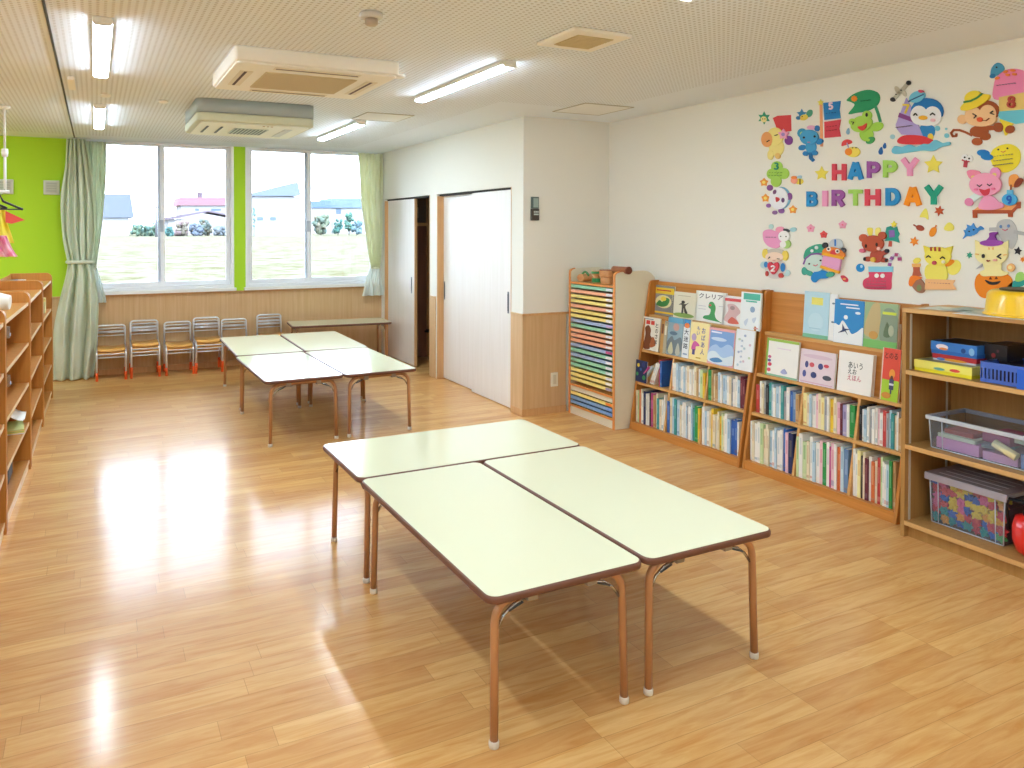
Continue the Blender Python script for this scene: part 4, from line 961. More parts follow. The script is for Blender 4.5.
# clear bins
CLR = cloudy_plastic('clear_storage_plastic', '#EEF2F8', '#D4DAE4', .08); CLE = cloudy_plastic('clear_plastic_edge', '#EEF2F8', '#E4E8F0', .62); LIDM = cloudy_plastic('greyish_lid_plastic', '#E4E0E8', '#DAD4DC', .45)
def bin_(x0, y0, z, x1, y1, h, label, lid):
    t = root('storage_bin', (0, 0, 0), label, 'storage bin', 'clear storage bins'); t.location = (x0, y0, z)
    W, L = x1-x0, y0-y1; m = MB(); s = .003
    m.box(0.01, -L+.01, 0, W-.01, -.01, s, CLR)
    tp = .008
    def q(a, b):  # tapered wall between two corner indices
        cs = [(tp, -tp), (W-tp, -tp), (W-tp, -L+tp), (tp, -L+tp)]; ct = [(0, 0), (W, 0), (W, -L), (0, -L)]
        n = (Vector((*ct[b], 0))-Vector((*ct[a], 0))).normalized(); nn = Vector((-n.y, n.x, 0))*-s
        v = [Vector((*cs[a], 0)), Vector((*cs[b], 0)), Vector((*ct[b], h)), Vector((*ct[a], h))]
        m.add(v+[k+nn for k in v], [(0, 1, 2, 3), (4, 7, 6, 5), (0, 4, 5, 1), (2, 6, 7, 3), (0, 3, 7, 4), (1, 5, 6, 2)], CLR)
    for i in range(4): q(i, (i+1) % 4)
    m.build('bin_body', t)
    r = MB()
    for fy in (.12, .88): r.tube([(tp-.001, -L*fy, .004), (-.001, -L*fy, h*.97)], .0028, CLE, 6)
    for x, y in ((tp, -tp), (tp, -L+tp)): r.tube([(x, y, .004), (x-tp, y+(tp if y > -.1 else -tp), h)], .0035, CLE, 6)
    r.tube([(tp, -tp, .004), (tp, -L+tp, .004)], .003, CLE, 6); r.build('rib', t)
    e = MB(); w = .012
    e.box(-w, -L-w, h-.02, 0, w, h, CLE).box(W, -L-w, h-.02, W+w, w, h, CLE).box(0, 0, h-.02, W, w, h, CLE).box(0, -L-w, h-.02, W, -L, h, CLE)
    e.build('rim', t, bevel=.002)
    if lid:
        l = MB().box(-w-.004, -L-w-.004, h+.0005, W+w+.004, w+.004, h+.006, LIDM)
        for k in range(4): l.box(.03+k*W/4.5, -L+.03, h+.006, .034+k*W/4.5, -.03, h+.0075, CLE)
        l.box(-w-.006, -L-w-.004, h-.03, -w-.0005, w+.004, h+.0005, LIDM).box(-w, w+.0005, h-.03, W+w, w+.005, h+.0005, LIDM)
        l.build('lid', t, bevel=.002)
    return t
bin_(3.80, 2.395, .4805, 4.10, 1.86, .165, 'open clear plastic bin with pink and white things on middle shelf', False)
bin_(3.85, 2.42, .0855, 4.10, 2.065, .25, 'lidded clear plastic bin full of colourful toy pieces on bottom shelf', True)
def blk(x0, y0, z0, x1, y1, z1, c, nm, label, rz=0):
    cx, cy = (x0+x1)/2, (y0+y1)/2
    tag(MB().box(x0-cx, y1-cy, 0, x1-cx, y0-cy, z1-z0, mat(c, .5)).build(nm, loc=(cx, cy, z0), rot=(0, 0, rz), bevel=.003), label, nm.split('_')[-1], 'things in the open clear bin')
zb = .4845
blk(3.828, 2.375, zb, 4.07, 2.17, zb+.055, '#ECA6CC', 'pink_case', 'pink flat case at left in the open clear bin')
blk(3.828, 2.155, zb, 4.07, 2.0, zb+.04, '#F0B0C8', 'pink_case', 'pink case right of middle in the open clear bin')
blk(3.83, 2.37, zb+.056, 4.05, 2.19, zb+.075, '#DDE6C4', 'paper_pad', 'pale green pad on the pink case in the clear bin')
blk(3.85, 2.35, zb+.076, 4.04, 2.21, zb+.098, '#B8584C', 'card_box', 'brownish red card box on top of the pad in the clear bin')
blk(3.83, 2.175, zb+.056, 4.0, 2.06, zb+.075, '#7C8C94', 'metal_tin', 'grey tin in the middle of the open clear bin', .2)
blk(3.86, 2.17, zb+.077, 4.04, 2.04, zb+.12, '#A85878', 'card_box', 'plum coloured card box behind the grey tin', -.1)
blk(3.82, 1.985, zb, 4.06, 1.89, zb+.07, '#7C94C0', 'card_box', 'steel blue card box at the right end of the clear bin')
tag(MB().tube([(3.825, 2.10, zb+.09), (3.82, 2.0, zb+.05)], .02, mat('#EEE2B0', .7), 12).build('paper_roll'), 'cream paper roll slanting against the front of the clear bin', 'roll')
tag(MB().box(3.87, 1.9, zb+.10, 4.05, 2.04, zb+.125, mat('#C4C8B0', .6)).build('paper_pad', bevel=.003), 'greyish pad near the top right inside the clear bin', 'pad')
pc = [('orange', '#F2A02C'), ('yellow', '#F0CC38'), ('teal', '#2C9C94'), ('pink', '#E86C94'), ('blue', '#2C68B8'), ('red', '#D8444C'), ('green', '#5CB468')]
proto = []
for nm, c in pc:
    m = MB().prism(star(0, 0, .029, .62, 6), lambda a, b, h: (h, a, b), -.008, .008, mat(c, .35)); m.tube([(-.012, 0, 0), (.012, 0, 0)], .009, mat(c, .35), 8)
    proto.append((nm, m.build('toy_piece', bevel=.0015)))
first = set(); r = random.Random(4)
for iy in range(9):
    for iz in range(6):
        for ix in range(1 if iz < 5 else 2):
            if ix and iy % 2: continue
            j = r.choice([2, 2, 4, 0, 5, 6]) if iz < 2 else r.choice([0, 1, 1, 3, 3, 5, 2, 4, 0])
            nm, p = proto[j]
            o = p if j not in first else p.copy()
            if j in first: COL.objects.link(o)
            first.add(j)
            o.location = (3.874+.04*ix+r.uniform(-.002, .004), 2.395-.0385*iy+r.uniform(-.008, .008), .118+.036*iz+r.uniform(-.006, .006))
            o.rotation_euler = (r.uniform(0, 1), 0, r.uniform(-.35, .35))
            tag(o, f'{nm} plastic toy piece in the lidded clear bin', 'toy', 'toy pieces in the lidded bin')
tag(MB().box(3.905, 2.08, .0895, 4.09, 2.405, .25, mat('#8C5C64', .8)).build('toy_heap'), 'mixed heap of toy pieces filling the back of the lidded bin', 'toys', kind='stuff')
# yellow tub and papers on top, red pot
t = root('yellow_tub', (3.915, 2.0, UH), 'yellow round plastic tub upside down on top of the shelf unit', 'tub')
YM = mat('#F4C406', .3, coat=.4, name='yellow_plastic')
MB().lathe([(.178, .006), (.18, .012), (.176, .02), (.168, .1), (.16, .112), (.148, .12)], YM, 40).lathe([(.184, .0035), (.186, .009), (.18, .014)], YM, 40).build('body', t)
MB().lathe([(.12, .1205), (.12, .127), (.11, .129)], mat('#3C3210', .5), 32).build('foot_ring', t)
PPR = (mat('#DCE0D4', .6), mat('#C4CCC4', .6), mat('#AEB8B0', .6), mat('#E6E6E0', .6))
for i, (x, y, w, l, rz, lab) in enumerate(((3.90, 2.34, .2, .24, .1, 'pale printed sheet at the left end of the shelf unit top'), (3.88, 2.22, .19, .26, -.25, 'grey green sheet crumpled in front of the yellow tub'), (3.93, 2.25, .16, .2, .5, 'uppermost loose sheet beside the yellow tub'), (3.90, 2.03, .37, .42, .05, 'white sheet lying under the yellow tub'))):
    vs = []; fs = []; n = 8
    for a in range(n+1):
        for b in range(n+1): vs.append((-w/2+w*a/n, -l/2+l*b/n, .0006+.0008*(i % 3)+(0 if i == 3 else .006*i*abs(math.sin(a*.9+i)*math.sin(b*.7+i*2)))))
    for a in range(n):
        for b in range(n): q = a*(n+1)+b; fs.append((q, q+1, q+n+2, q+n+1))
    o = MB().add(vs, fs, PPR[i], True).build('paper_sheet', loc=(x, y, UH), rot=(0, 0, rz)); md = o.modifiers.new('th', 'SOLIDIFY'); md.thickness = .0006; md.offset = 1
    tag(o, lab, 'paper')
t = root('red_pot', (3.89, 1.94, .0855), 'red ribbed round container with black handle at the right edge', 'container')
RM = mat('#E0241E', .3, coat=.3); pf = []
m = MB(); vs = []; fs = []; prof = [(.06, 0), (.085, .015), (.098, .06), (.1, .12), (.09, .165), (.06, .18)]; sg = 48
for rr, z in prof:
    for k in range(sg): a = 2*PI*k/sg; q = rr*(1+.03*abs(math.sin(a*8))); vs.append((q*math.cos(a), q*math.sin(a), z))
for i in range(len(prof)-1):
    for k in range(sg): l = (k+1) % sg; fs.append((i*sg+k, i*sg+l, (i+1)*sg+l, (i+1)*sg+k))
m.add(vs, fs, RM, True); m.add(vs[:sg], [tuple(range(sg))[::-1]], RM); m.add(vs[-sg:], [tuple(range(sg))], RM); m.build('body', t)
BK = mat('#17151A', .4)
MB().lathe([(.062, .1805), (.062, .195), (.05, .2)], BK, 24).build('lid', t)
MB().tube([(-.02, .112, .09), (-.03, .125, .2), (-.03, .11, .235), (-.03, -.11, .235), (-.03, -.125, .2), (-.02, -.112, .09)], .008, BK, 8).build('handle', t)
# ------------------------------------------------ paper cut-outs on the wall
SPLIT = {'ear', 'arm', 'leg', 'foot', 'hand', 'wing', 'antler', 'sleeve', 'pompom', 'sprinkle', 'eye', 'eye_ring', 'braid', 'bar', 'cheek', 'eye_patch'}
def DK(c): return mat(c, .8)
def D(name, label, cat, group, shapes, lift=0):
    """shapes: (part, colour, kind, args...) in photo pixels on the wall plane; later shapes lie on top"""
    us = []
    for s in shapes:
        if s[2] in 'EC': us.append((s[3], s[4]))
        elif s[2] in 'PSL': us += list(s[3])
        elif s[2] == '*': us.append((s[3], s[4]))
    cu = sum(u for u, v in us)/len(us); cv = sum(v for u, v in us)/len(us)
    c = at(cu, cv, 'x', X_W); c.x = X_W-.0006
    fn = lambda u, v, h: (lambda p: (-h, p.y-c.y, p.z-c.z))(at(u, v, 'x', X_W))
    parts = {}; order = []; centres = {}
    for i, s in enumerate(shapes):
        pn, col, k = s[:3]
        if pn in SPLIT:
            cc = (s[3], s[4]) if k in 'EC*' else (sum(p[0] for p in s[3])/len(s[3]), sum(p[1] for p in s[3])/len(s[3]))
            base = pn; pn = None
            for key, q in centres.items():
                if key[0] == base and math.dist(q, cc) < 3.3: pn = key
            if pn is None: pn = (base, len(centres)); centres[pn] = cc
        if pn not in parts: parts[pn] = MB(); order.append(pn)
        m = parts[pn]; M_ = DK(col); h0 = lift; h1 = lift+.0035+.0011*i
        if k == 'E': m.prism(ell(s[3], s[4], s[5], s[6], s[7] if len(s) > 7 else 0, 20), fn, h0, h1, M_)
        elif k == 'C': m.prism(ell(s[3], s[4], s[5], s[5], 0, 16), fn, h0, h1, M_)
        elif k == 'P': m.prism(s[3], fn, h0, h1, M_)
        elif k == 'S': m.prism(catmull(s[3], 5), fn, h0, h1, M_)
        elif k == '*': m.prism(star(s[3], s[4], s[5], s[6], s[7], s[8] if len(s) > 8 else 0), fn, h0, h1, M_)
        elif k == 'L':                                      # thick line
            P = [Vector(p) for p in s[3]]; w = s[4]/2
            for a, b in zip(P, P[1:]):
                d = (b-a).normalized(); n = Vector((-d.y, d.x))*w; e = d*w*.4
                m.prism([tuple(a-e+n), tuple(a-e-n), tuple(b+e-n), tuple(b+e+n)], fn, h0, h1, M_)
        elif k == 'G':                                      # glyph: char, u0, v0(bottom), u1, v1(top), stroke
            _, _, _, ch, u0, vb, u1, vt, w = s
            strokes(m, ch, fn, u0, vb, u1, vt, w, h0, h1, M_)
    if len(order) == 1:
        return tag(parts[order[0]].build(name, None, c), label, cat, group)
    t = root(name, c, label, cat, group)
    for pn in order: parts[pn].build(pn if isinstance(pn, str) else pn[0], t)
    return t
def letter(ch, u0, v0, u1, v1, col, lab):
    iw = (u1-u0)*.29 if ch != 'I' else 5.2
    if ch in 'PBRD': iw = (u1-u0)*.31
    return D('letter', lab, 'letter', 'birthday wall letters', [('l', col, 'P', [(u0, v0), (u0+.01, v0), (u0, v0+.01)])]) if False else _letter(ch, u0, v0, u1, v1, col, lab, iw)
def _letter(ch, u0, v0, u1, v1, col, lab, iw):
    c = at((u0+u1)/2, (v0+v1)/2, 'x', X_W); c.x = X_W-.0006
    fn = lambda u, v, h: (lambda p: (-h, p.y-c.y, p.z-c.z))(at(u, v, 'x', X_W))
    m = MB(); strokes(m, ch, fn, u0, v1, u1, v0, iw, 0, .012, DK(col))
    o = m.build('wall_letter', None, c); return tag(o, lab, 'letter', 'birthday wall letters')
LR, LB, LP, LG, LK, LO, LT_ = '#DC4A5C', '#2A8ECC', '#A05AA4', '#A8D864', '#EFA0C8', '#F79418', '#26A284'
for ch, u0, v0, u1, v1, c, l in (('H', 833, 163.9, 847, 180.5, LR, 'red felt letter H starting the upper word HAPPY'), ('A', 848.6, 162.5, 864.2, 179.3, LB, 'blue felt letter A in the upper word HAPPY'),
        ('P', 868, 161.3, 881.2, 178.1, LP, 'purple felt letter P in the upper word HAPPY'), ('P', 884.2, 160.3, 898.3, 177.5, LG, 'light green felt letter P in the upper word HAPPY'), ('Y', 902, 158.8, 919.6, 176, LK, 'pink felt letter Y ending the word HAPPY'),
        ('B', 807.6, 191.5, 818.4, 206.7, LB, 'blue felt letter B starting the word BIRTHDAY'), ('I', 823, 190.7, 829, 206.4, LK, 'pink felt letter I in the word BIRTHDAY'), ('R', 832.8, 189.8, 846, 206, LP, 'purple felt letter R in the word BIRTHDAY'),
        ('T', 849.6, 189.5, 863, 205.7, LG, 'light green felt letter T in the word BIRTHDAY'), ('H', 865.8, 189.1, 881.2, 205.7, LR, 'red felt letter H in the middle of BIRTHDAY'), ('D', 886.7, 188, 901.2, 205.7, LB, 'blue felt letter D in the word BIRTHDAY'),
        ('A', 905, 187.4, 922.3, 205.4, LO, 'orange felt letter A in the word BIRTHDAY'), ('Y', 925.5, 186.2, 943.7, 204.6, LT_, 'teal felt letter Y ending the word BIRTHDAY')):
    letter(ch, u0, v0, u1, v1, c, l)
GS = 'star cut-outs beside the upper word'
D('wall_star', 'smaller yellow felt star left of the word HAPPY', 'star', GS, [('s', '#EFE05C', '*', 822, 173.6, 7.4, .5, 5)])
D('wall_star', 'larger yellow felt star right of the word HAPPY', 'star', GS, [('s', '#EFE05C', '*', 933.7, 164.8, 9.8, .5, 5)])
K = '#2E2A2C'; GA = 'animal cut-outs around the birthday words'
def eye(u, v, r=.9): return ('face', K, 'C', u, v, r)
def writing(u0, u1, v, n, dv=4, slope=-.12, c='#8A7680'):
    out = []
    for k in range(n):
        u = u0; i = 0
        while u < u1-1:
            w = (1.0, .4, 1.2, .7)[(i+k) % 4]; out.append(('writing', c, 'L', [(u, v+k*dv+slope*(u-u0)), (u+w, v+k*dv+slope*(u-u0+w))], .42)); u += w+2.1; i += 1
    return out
D('wall_cutout', 'yellow long eared animal cut-out with red hood at the upper left corner', 'wall decoration', GA, [
  ('flag', '#D8484C', 'P', [(773.2, 118), (778, 115.8), (791.2, 115), (791.6, 131), (778.7, 133)]), ('flag', '#8A4A9C', 'E', 789, 140.4, 4, 4.6), ('body', '#EFE08C', 'E', 777, 147.5, 7.5, 9), ('body', '#EFE08C', 'E', 771, 155, 3, 5), ('body', '#E8C070', 'E', 778.4, 156, 2.6, 3),
  ('head', '#F2E48C', 'E', 776, 136.5, 8, 9), ('ear', '#F0A868', 'E', 767.8, 139.5, 5.6, 7.6), ('flower', '#F0A8C8', '*', 784.4, 134.5, 5.6, .62, 5), ('flower', '#A88CD0', 'C', 784.4, 134.5, 1.8), ('face', K, 'L', [(776, 135.6), (778.8, 134.8)], .7), ('face', K, 'L', [(768, 142), (770.6, 140.4)], .7)])
D('wall_cutout', 'tiny green fairy cut-out with yellow face at the far upper left', 'wall decoration', GA, [('wing', '#3E9C78', '*', 764.4, 118, 6.4, .55, 6), ('head', '#F2E29C', 'C', 764.2, 119.4, 3), eye(763.2, 119, .5), eye(765.6, 119, .5)])
D('wall_cutout', 'small blue and yellow bird cut-out above the blue mouse', 'wall decoration', GA, [('wing', '#3C88C0', '*', 802, 114, 5.2, .5, 5), ('tail', '#5AA888', 'E', 809.8, 113.4, 2.8, 4, 30), ('body', '#F0D458', 'E', 804.4, 117.4, 4.2, 2.8, -20), ('head', '#3878A8', 'E', 798.8, 118, 2.2, 1.8), eye(803, 116.6, .5)])
D('wall_cutout', 'light blue mouse cut-out carrying a flag pole', 'wall decoration', GA, [
  ('ear', '#3C9CC4', 'C', 802.4, 133.2, 4.8), ('ear', '#C8E078', 'C', 802.6, 134, 2.2), ('ear', '#3C7CC0', 'E', 817.6, 128.4, 2.6, 3), ('bow', '#F0B0CC', 'E', 811.6, 127.6, 4, 2.2), ('body', '#48A4D8', 'E', 811.6, 147, 5.2, 6.6), ('arm', '#2E86C8', 'E', 802.8, 147.6, 3.6, 2.6, -20), ('arm', '#2E86C8', 'E', 820.4, 141.6, 3.6, 2.8, -30),
  ('leg', '#2E86C8', 'E', 806.4, 153.6, 2.6, 2.4), ('leg', '#2E86C8', 'E', 815.6, 153, 2.6, 2.4), ('tail', '#2E7CC0', 'L', [(811.6, 153), (811.6, 158), (814, 160.5)], 2.6), ('head', '#48A4D8', 'E', 810.2, 137.4, 9, 7.6), eye(805.6, 137.6, 1.1), eye(816.4, 136.6, 1.1), ('face', '#E8709C', 'L', [(809.4, 142.4), (811.6, 142.4)], .8)])
D('wall_flag', 'blue and red double flag cut-out with number 5 on orange pole', 'wall decoration', GA, [
  ('pole', '#F0A878', 'L', [(821.2, 103), (822, 146)], 2.6), ('pole', '#F0E060', '*', 821, 102.6, 3.4, .5, 5), ('blue_flag', '#2684C8', 'P', [(823.8, 103), (841, 101), (839.8, 109.8), (841, 118.2), (825, 120)]), ('red_flag', '#D84858', 'P', [(825, 122), (841.2, 119.6), (839.6, 128.4), (841.2, 136.6), (825.2, 138)]),
  ('number', '#F4D4E4', 'G', '5', 829.2, 109.4, 834, 102.6, 1.7)]+writing(827, 838, 113.5, 1, c='#184C80')+writing(828, 838, 127, 2, c='#8C2430'))
D('wall_cutout', 'light green winking frog cut-out under a big dark green leaf', 'wall decoration', GA, [
  ('leaf', '#2E9C68', 'S', [(847, 100), (855.2, 93.4), (868, 89.8), (877.5, 92.3), (880.4, 98), (877.5, 105.4), (868, 111), (857, 113), (848.8, 114), (853.4, 107.6), (854.8, 104.4), (851, 102)]), ('stem', '#3E9C74', 'L', [(875.8, 106.6), (878.6, 114), (880.6, 121.5)], 2.6), ('orange_flower', '#F08C28', '*', 854.8, 98.8, 3.4, .75, 8),
  ('body', '#A4D450', 'E', 867, 134.4, 6.8, 7.4, -20), ('arm', '#A4D450', 'E', 877.4, 126.8, 6.6, 4.4, -20), ('foot', '#3C9C5C', 'E', 871, 140.4, 4.6, 3, -35), ('foot', '#A4D450', 'E', 869, 140, 2, 1.6),
  ('head', '#ACD858', 'E', 862.4, 124, 11, 8, -18), ('head', '#ACD858', 'C', 868, 115.4, 4.6), ('head', '#ACD858', 'C', 853.6, 122, 3.4), ('face', K, 'E', 868.2, 115, 1.2, 2), ('face', K, 'L', [(852.6, 122), (855.4, 122.2), (854.2, 124.4)], .7), ('mouth', '#D8443C', 'S', [(859.4, 127), (864, 126), (868.2, 123.4), (867.4, 128), (863.4, 130.8)])]+writing(862, 873, 101.2, 1, c='#1C5C3C'))
D('wall_cutout', 'grey striped dragonfly like cut-out with black tips near the top', 'wall decoration', GA, [('wing', '#C8C4B4', 'E', 898, 90.5, 4.8, 2.4, 60), ('wing', '#C8C4B4', 'E', 904.4, 93, 4, 2, 60), ('body', '#BDB9A8', 'L', [(894, 99.4), (900, 93), (908.8, 83)], 3.6), ('tip', K, 'E', 893.4, 99.6, 2.6, 2.2), ('tip', K, 'C', 909.2, 82.9, 2.3), eye(902, 90.4, .7), eye(897, 94.6, .6)])
D('wall_cutout', 'blue and white penguin cut-out sailing a red boat numbered 7', 'wall decoration', GA, [
  ('body', '#2E86C8', 'S', [(921, 126), (933.5, 126), (935, 134), (930, 139), (922, 138)]), ('foot', '#F0D44C', 'E', 931, 136.6, 2.8, 3.2), ('sail', '#B4A4DC', 'P', [(906.8, 98), (896.2, 125), (897.4, 129), (902, 134.6), (923.4, 136), (912.6, 108.7)]), ('sail_band', '#8C4890', 'P', [(900.2, 112.8), (898.7, 117), (918.8, 124.2), (917.4, 119.2)]), ('number', '#F0D44C', 'G', '7', 902.6, 113.6, 910.6, 104, 2),
  ('boat', '#DC3C44', 'S', [(898.3, 140.3), (905.6, 135.4), (922, 135.8), (933.7, 140.3), (932.5, 144), (903.3, 144.2)]), ('wave', '#74C6E0', 'S', [(892.7, 150.8), (896, 146.2), (903, 147), (910.3, 144.6), (917, 147), (924.3, 144), (930, 144), (936, 140), (943, 143), (950, 142), (950.4, 145), (942, 147), (933.7, 151), (923, 150.6), (910.3, 152.4), (896.2, 154)]),
  ('head', '#1F78C0', 'E', 928, 111.5, 16, 13.4), ('face_patch', '#F0F2F4', 'E', 920.4, 115.4, 8.6, 9.6), ('face_patch', '#F0F2F4', 'E', 934, 116, 8.6, 9.6), ('face_patch', '#F0F2F4', 'E', 927.2, 119, 11, 7), ('hat', '#74C4E0', 'E', 918.4, 97, 8, 5.4, -25), ('hat', '#2C4C88', 'L', [(910, 101.6), (925.4, 94.6)], 1.1), ('hat', '#E05070', 'E', 922.4, 91.6, 2.4, 1.4, 20), ('beak', '#F0B838', 'E', 925, 117.9, 4.4, 2.2), ('face', K, 'L', [(915.4, 115.6), (917.2, 113.6), (919.2, 115.6)], .9), ('face', K, 'L', [(932.4, 115.2), (934.6, 113.2), (936.8, 115.2)], .9), ('face', '#F4C8D4', 'E', 935, 120.4, 2.4, 1.6)]+writing(898, 916, 127.6, 1))
for u, v, r, c, l in ((937.8, 128.4, 2.6, '#7CC8D8', 'largest round blue bubble cut-out right of the penguin'), (947, 135.6, 2.4, '#7CC8D8', 'blue bubble cut-out at the end of the wave'), (892.8, 136.8, 2.4, '#A8D0D8', 'pale blue bubble cut-out left of the red boat'), (946.4, 129, 1.2, '#8CCCD8', 'smallest blue bubble cut-out right of penguin')):
    D('wall_bubble', l, 'wall decoration', 'bubble cut-outs', [('b', c, 'C', u, v, r)])
D('wall_cutout', 'yellow chick cut-out under a small red umbrella', 'wall decoration', GA, [('umbrella', '#D8484C', 'S', [(842, 146), (843, 141.6), (847.4, 139.4), (852, 141), (851.6, 143.4), (846, 145)]), ('handle', '#A8A8D0', 'L', [(847.4, 143), (849, 148)], .9), ('body', '#F4E060', 'E', 853.6, 152, 7, 5.2), ('beak', '#F08C2C', 'C', 849.2, 151.8, 3.6), eye(853.4, 147.8, .6), eye(856.8, 147.8, .6)])
for u, v, s, l, c in ((848.2, 131.6, 1, 'pale blue raindrop cut-out left of the frog', '#8CB4D0'), (881, 151.2, 1.2, 'larger dark blue raindrop cut-out below the frog', '#2C6CB8'), (884.8, 146, .9, 'smaller dark blue raindrop cut-out below the frog', '#2C6CB8')):
    D('wall_raindrop', l, 'wall decoration', 'raindrop cut-outs', [('d', c, 'S', [(u+.6*s, v-3.6*s), (u+1.8*s, v), (u+1*s, v+2.6*s), (u-1*s, v+2.6*s), (u-1.8*s, v)])])
D('wall_cutout', 'teal bird cut-out sitting on the ice cream at upper right', 'wall decoration', GA, [('body', '#4A9CC4', 'S', [(991, 76), (992, 68), (997, 63), (1002, 64), (1005, 69), (1001, 74), (996, 76)]), ('tail', '#2874A8', 'E', 993, 76, 3, 2.2, -20), eye(997.2, 67.4, .9)])
D('wall_ice_cream', 'tall pink yellow and blue ice cream cut-out with number 8', 'wall decoration', GA, [
  ('scoop', '#F08CB8', 'S', [(994.5, 99), (994.4, 84), (998, 76), (1006, 70), (1018, 69), (1029, 74), (1034, 86), (1033, 96), (1014, 99)]), ('cup', '#F4DC3C', 'S', [(1001, 119), (1002.5, 124), (1005, 134.6), (1008, 134), (1014, 124), (1030, 120), (1020, 112)]), ('wafer', '#EACB78', 'P', [(999.5, 97.4), (1036, 90), (1036, 112), (999.6, 113)]), ('blue_band', '#6CC8DC', 'P', [(996.6, 111.8), (1036, 108.6), (1036, 121), (1016, 124), (1001, 119)]),
  ('sprinkle', '#F0883C', 'E', 998, 78.2, 2.4, 1.4, -20), ('sprinkle', '#F0883C', 'E', 1006.4, 71.8, 2.4, 1.4, -20), ('sprinkle', '#F0883C', 'E', 1008.6, 75, 2.2, 1.3), ('sprinkle', '#F0883C', 'E', 1013.6, 70.6, 2.6, 1.3), ('sprinkle', '#F0883C', 'E', 1015.4, 74.4, 2.2, 1.3), ('number', '#B8483C', 'G', '8', 1008.6, 107.6, 1017, 96.4, 2.2)]+writing(998, 1018, 85.5, 1))
D('wall_cutout', 'brown monkey cut-out with yellow hat and curled tail', 'wall decoration', GA, [
  ('tail', '#B0582C', 'L', [(972, 135.4), (966, 132.4), (960, 130.2), (954, 130), (951.4, 133), (953, 136.4), (956.6, 136), (956.8, 133.8)], 2.2), ('body', '#A85428', 'E', 979.6, 131.5, 9.4, 6), ('leg', '#A85428', 'E', 985.6, 136.4, 5.4, 4), ('leg', '#B0582C', 'E', 977.6, 141.6, 5.2, 3.8), ('arm', '#A85428', 'L', [(984, 128.6), (998, 127.6)], 4.4), ('hand', '#9C4C24', 'E', 999, 127.4, 5, 4.8), ('hand', '#9C4C24', 'E', 1010.6, 129.4, 4.6, 3.8, -30),
  ('ear', '#F0C08C', 'C', 963.2, 119.4, 4.6), ('hair', '#9C4A20', 'E', 986, 111.4, 14, 11, -6), ('head', '#F2C896', 'E', 974.6, 115.4, 8.4, 8.8), ('head', '#F2C896', 'E', 989.4, 114, 8.4, 9), ('head', '#F2C896', 'E', 982.4, 119.4, 15.4, 7.4), ('hat', '#F0D83C', 'E', 976.6, 102.6, 16, 5.2, -26), ('hat', '#F0D83C', 'E', 974.6, 97.4, 8.6, 6.2, -22), ('hat_band', '#3C8C4C', 'L', [(966, 102.4), (973, 101.2), (979.4, 98), (983.6, 94.4)], 2),
  ('nose', '#E8582C', 'E', 982, 119.8, 3, 2.4), ('face', K, 'L', [(975, 114), (978.4, 116), (976, 118.4)], .8), ('face', K, 'L', [(995, 111.4), (992.4, 113.4), (996, 114.6)], .8), ('face', '#7A3820', 'L', [(985, 120.6), (988.4, 121), (991.4, 118.6)], .7)])
D('wall_cutout', 'yellow round moon face cut-out with lines of writing', 'wall decoration', GA, [('moon', '#F0DE38', 'S', [(1021, 156), (1019, 149), (1012, 144.4), (1003, 144.6), (994, 149), (991, 156), (993, 165), (999, 170), (1005, 172.6), (1013, 170), (1019, 164)]), eye(998.8, 149.6, .9), eye(1008, 148.4, .9), ('face', '#D87858', 'L', [(1001.6, 151.4), (1003.8, 152.4), (1006, 151)], .6)]+writing(995, 1016, 156.4, 3, 4.6))
D('wall_cloud', 'bright blue double cloud cut-out left of the moon face', 'wall decoration', GA, [('c', '#1F80CC', 'E', 983.6, 153, 6.4, 3.4, 5), ('c', '#1F80CC', 'E', 987.6, 157, 6.4, 3.2, 5)])
D('wall_cutout', 'small white eyed red tongued creature cut-out under the monkey', 'wall decoration', GA, [('body', '#C84858', 'L', [(966.4, 160), (965.4, 166.6)], 3.6), ('head', '#F2F2F0', 'C', 965.2, 157.4, 3.2), ('head', '#F2F2F0', 'C', 970.2, 158.6, 3.2), eye(965.4, 157.4, .9), eye(970, 158.6, .9), ('mouth', '#C84858', 'L', [(963, 160), (966, 161.4), (970, 161.6)], 1.2)])
D('wall_cutout', 'pink pig cut-out singing with closed eyes', 'wall decoration', GA, [
  ('body', '#F0A0C4', 'S', [(980, 208), (983, 199), (988, 195), (995, 197), (1001, 203), (1003, 207.6), (992, 210)]), ('arm', '#F0A0C4', 'E', 999.4, 205, 6, 3.2, 10), ('bottle', '#DCEEF0', 'L', [(973.6, 199), (982.6, 193)], 6.4), ('hand', '#E88CB8', 'E', 970.6, 202, 4.4, 4), ('ear', '#F08CA8', 'S', [(968.8, 171.4), (975, 170), (982, 173), (976, 180), (971, 178)]), ('ear', '#F0D878', 'E', 975.4, 177.4, 2.2, 1.8), ('ear', '#EC98C8', 'E', 997.2, 173.4, 5.4, 6), ('ear', '#F0D878', 'E', 996.6, 174.8, 2.2, 1.8),
  ('head', '#F4A4C4', 'E', 987.4, 184.6, 16, 11.6), ('mouth', '#D83C4C', 'S', [(981.6, 189), (987, 190), (992.2, 188.6), (991.4, 194), (987, 195.8), (984, 193.6)]), ('face', K, 'L', [(979.6, 185), (982, 186.8), (984.4, 184.8)], .8), ('face', K, 'L', [(989.8, 184.2), (992.2, 186), (994.4, 184)], .8), ('face', '#F07CA4', 'E', 978.6, 189.6, 2, 1.2), ('face', '#F07CA4', 'E', 996, 189, 2, 1.2)], lift=.008)
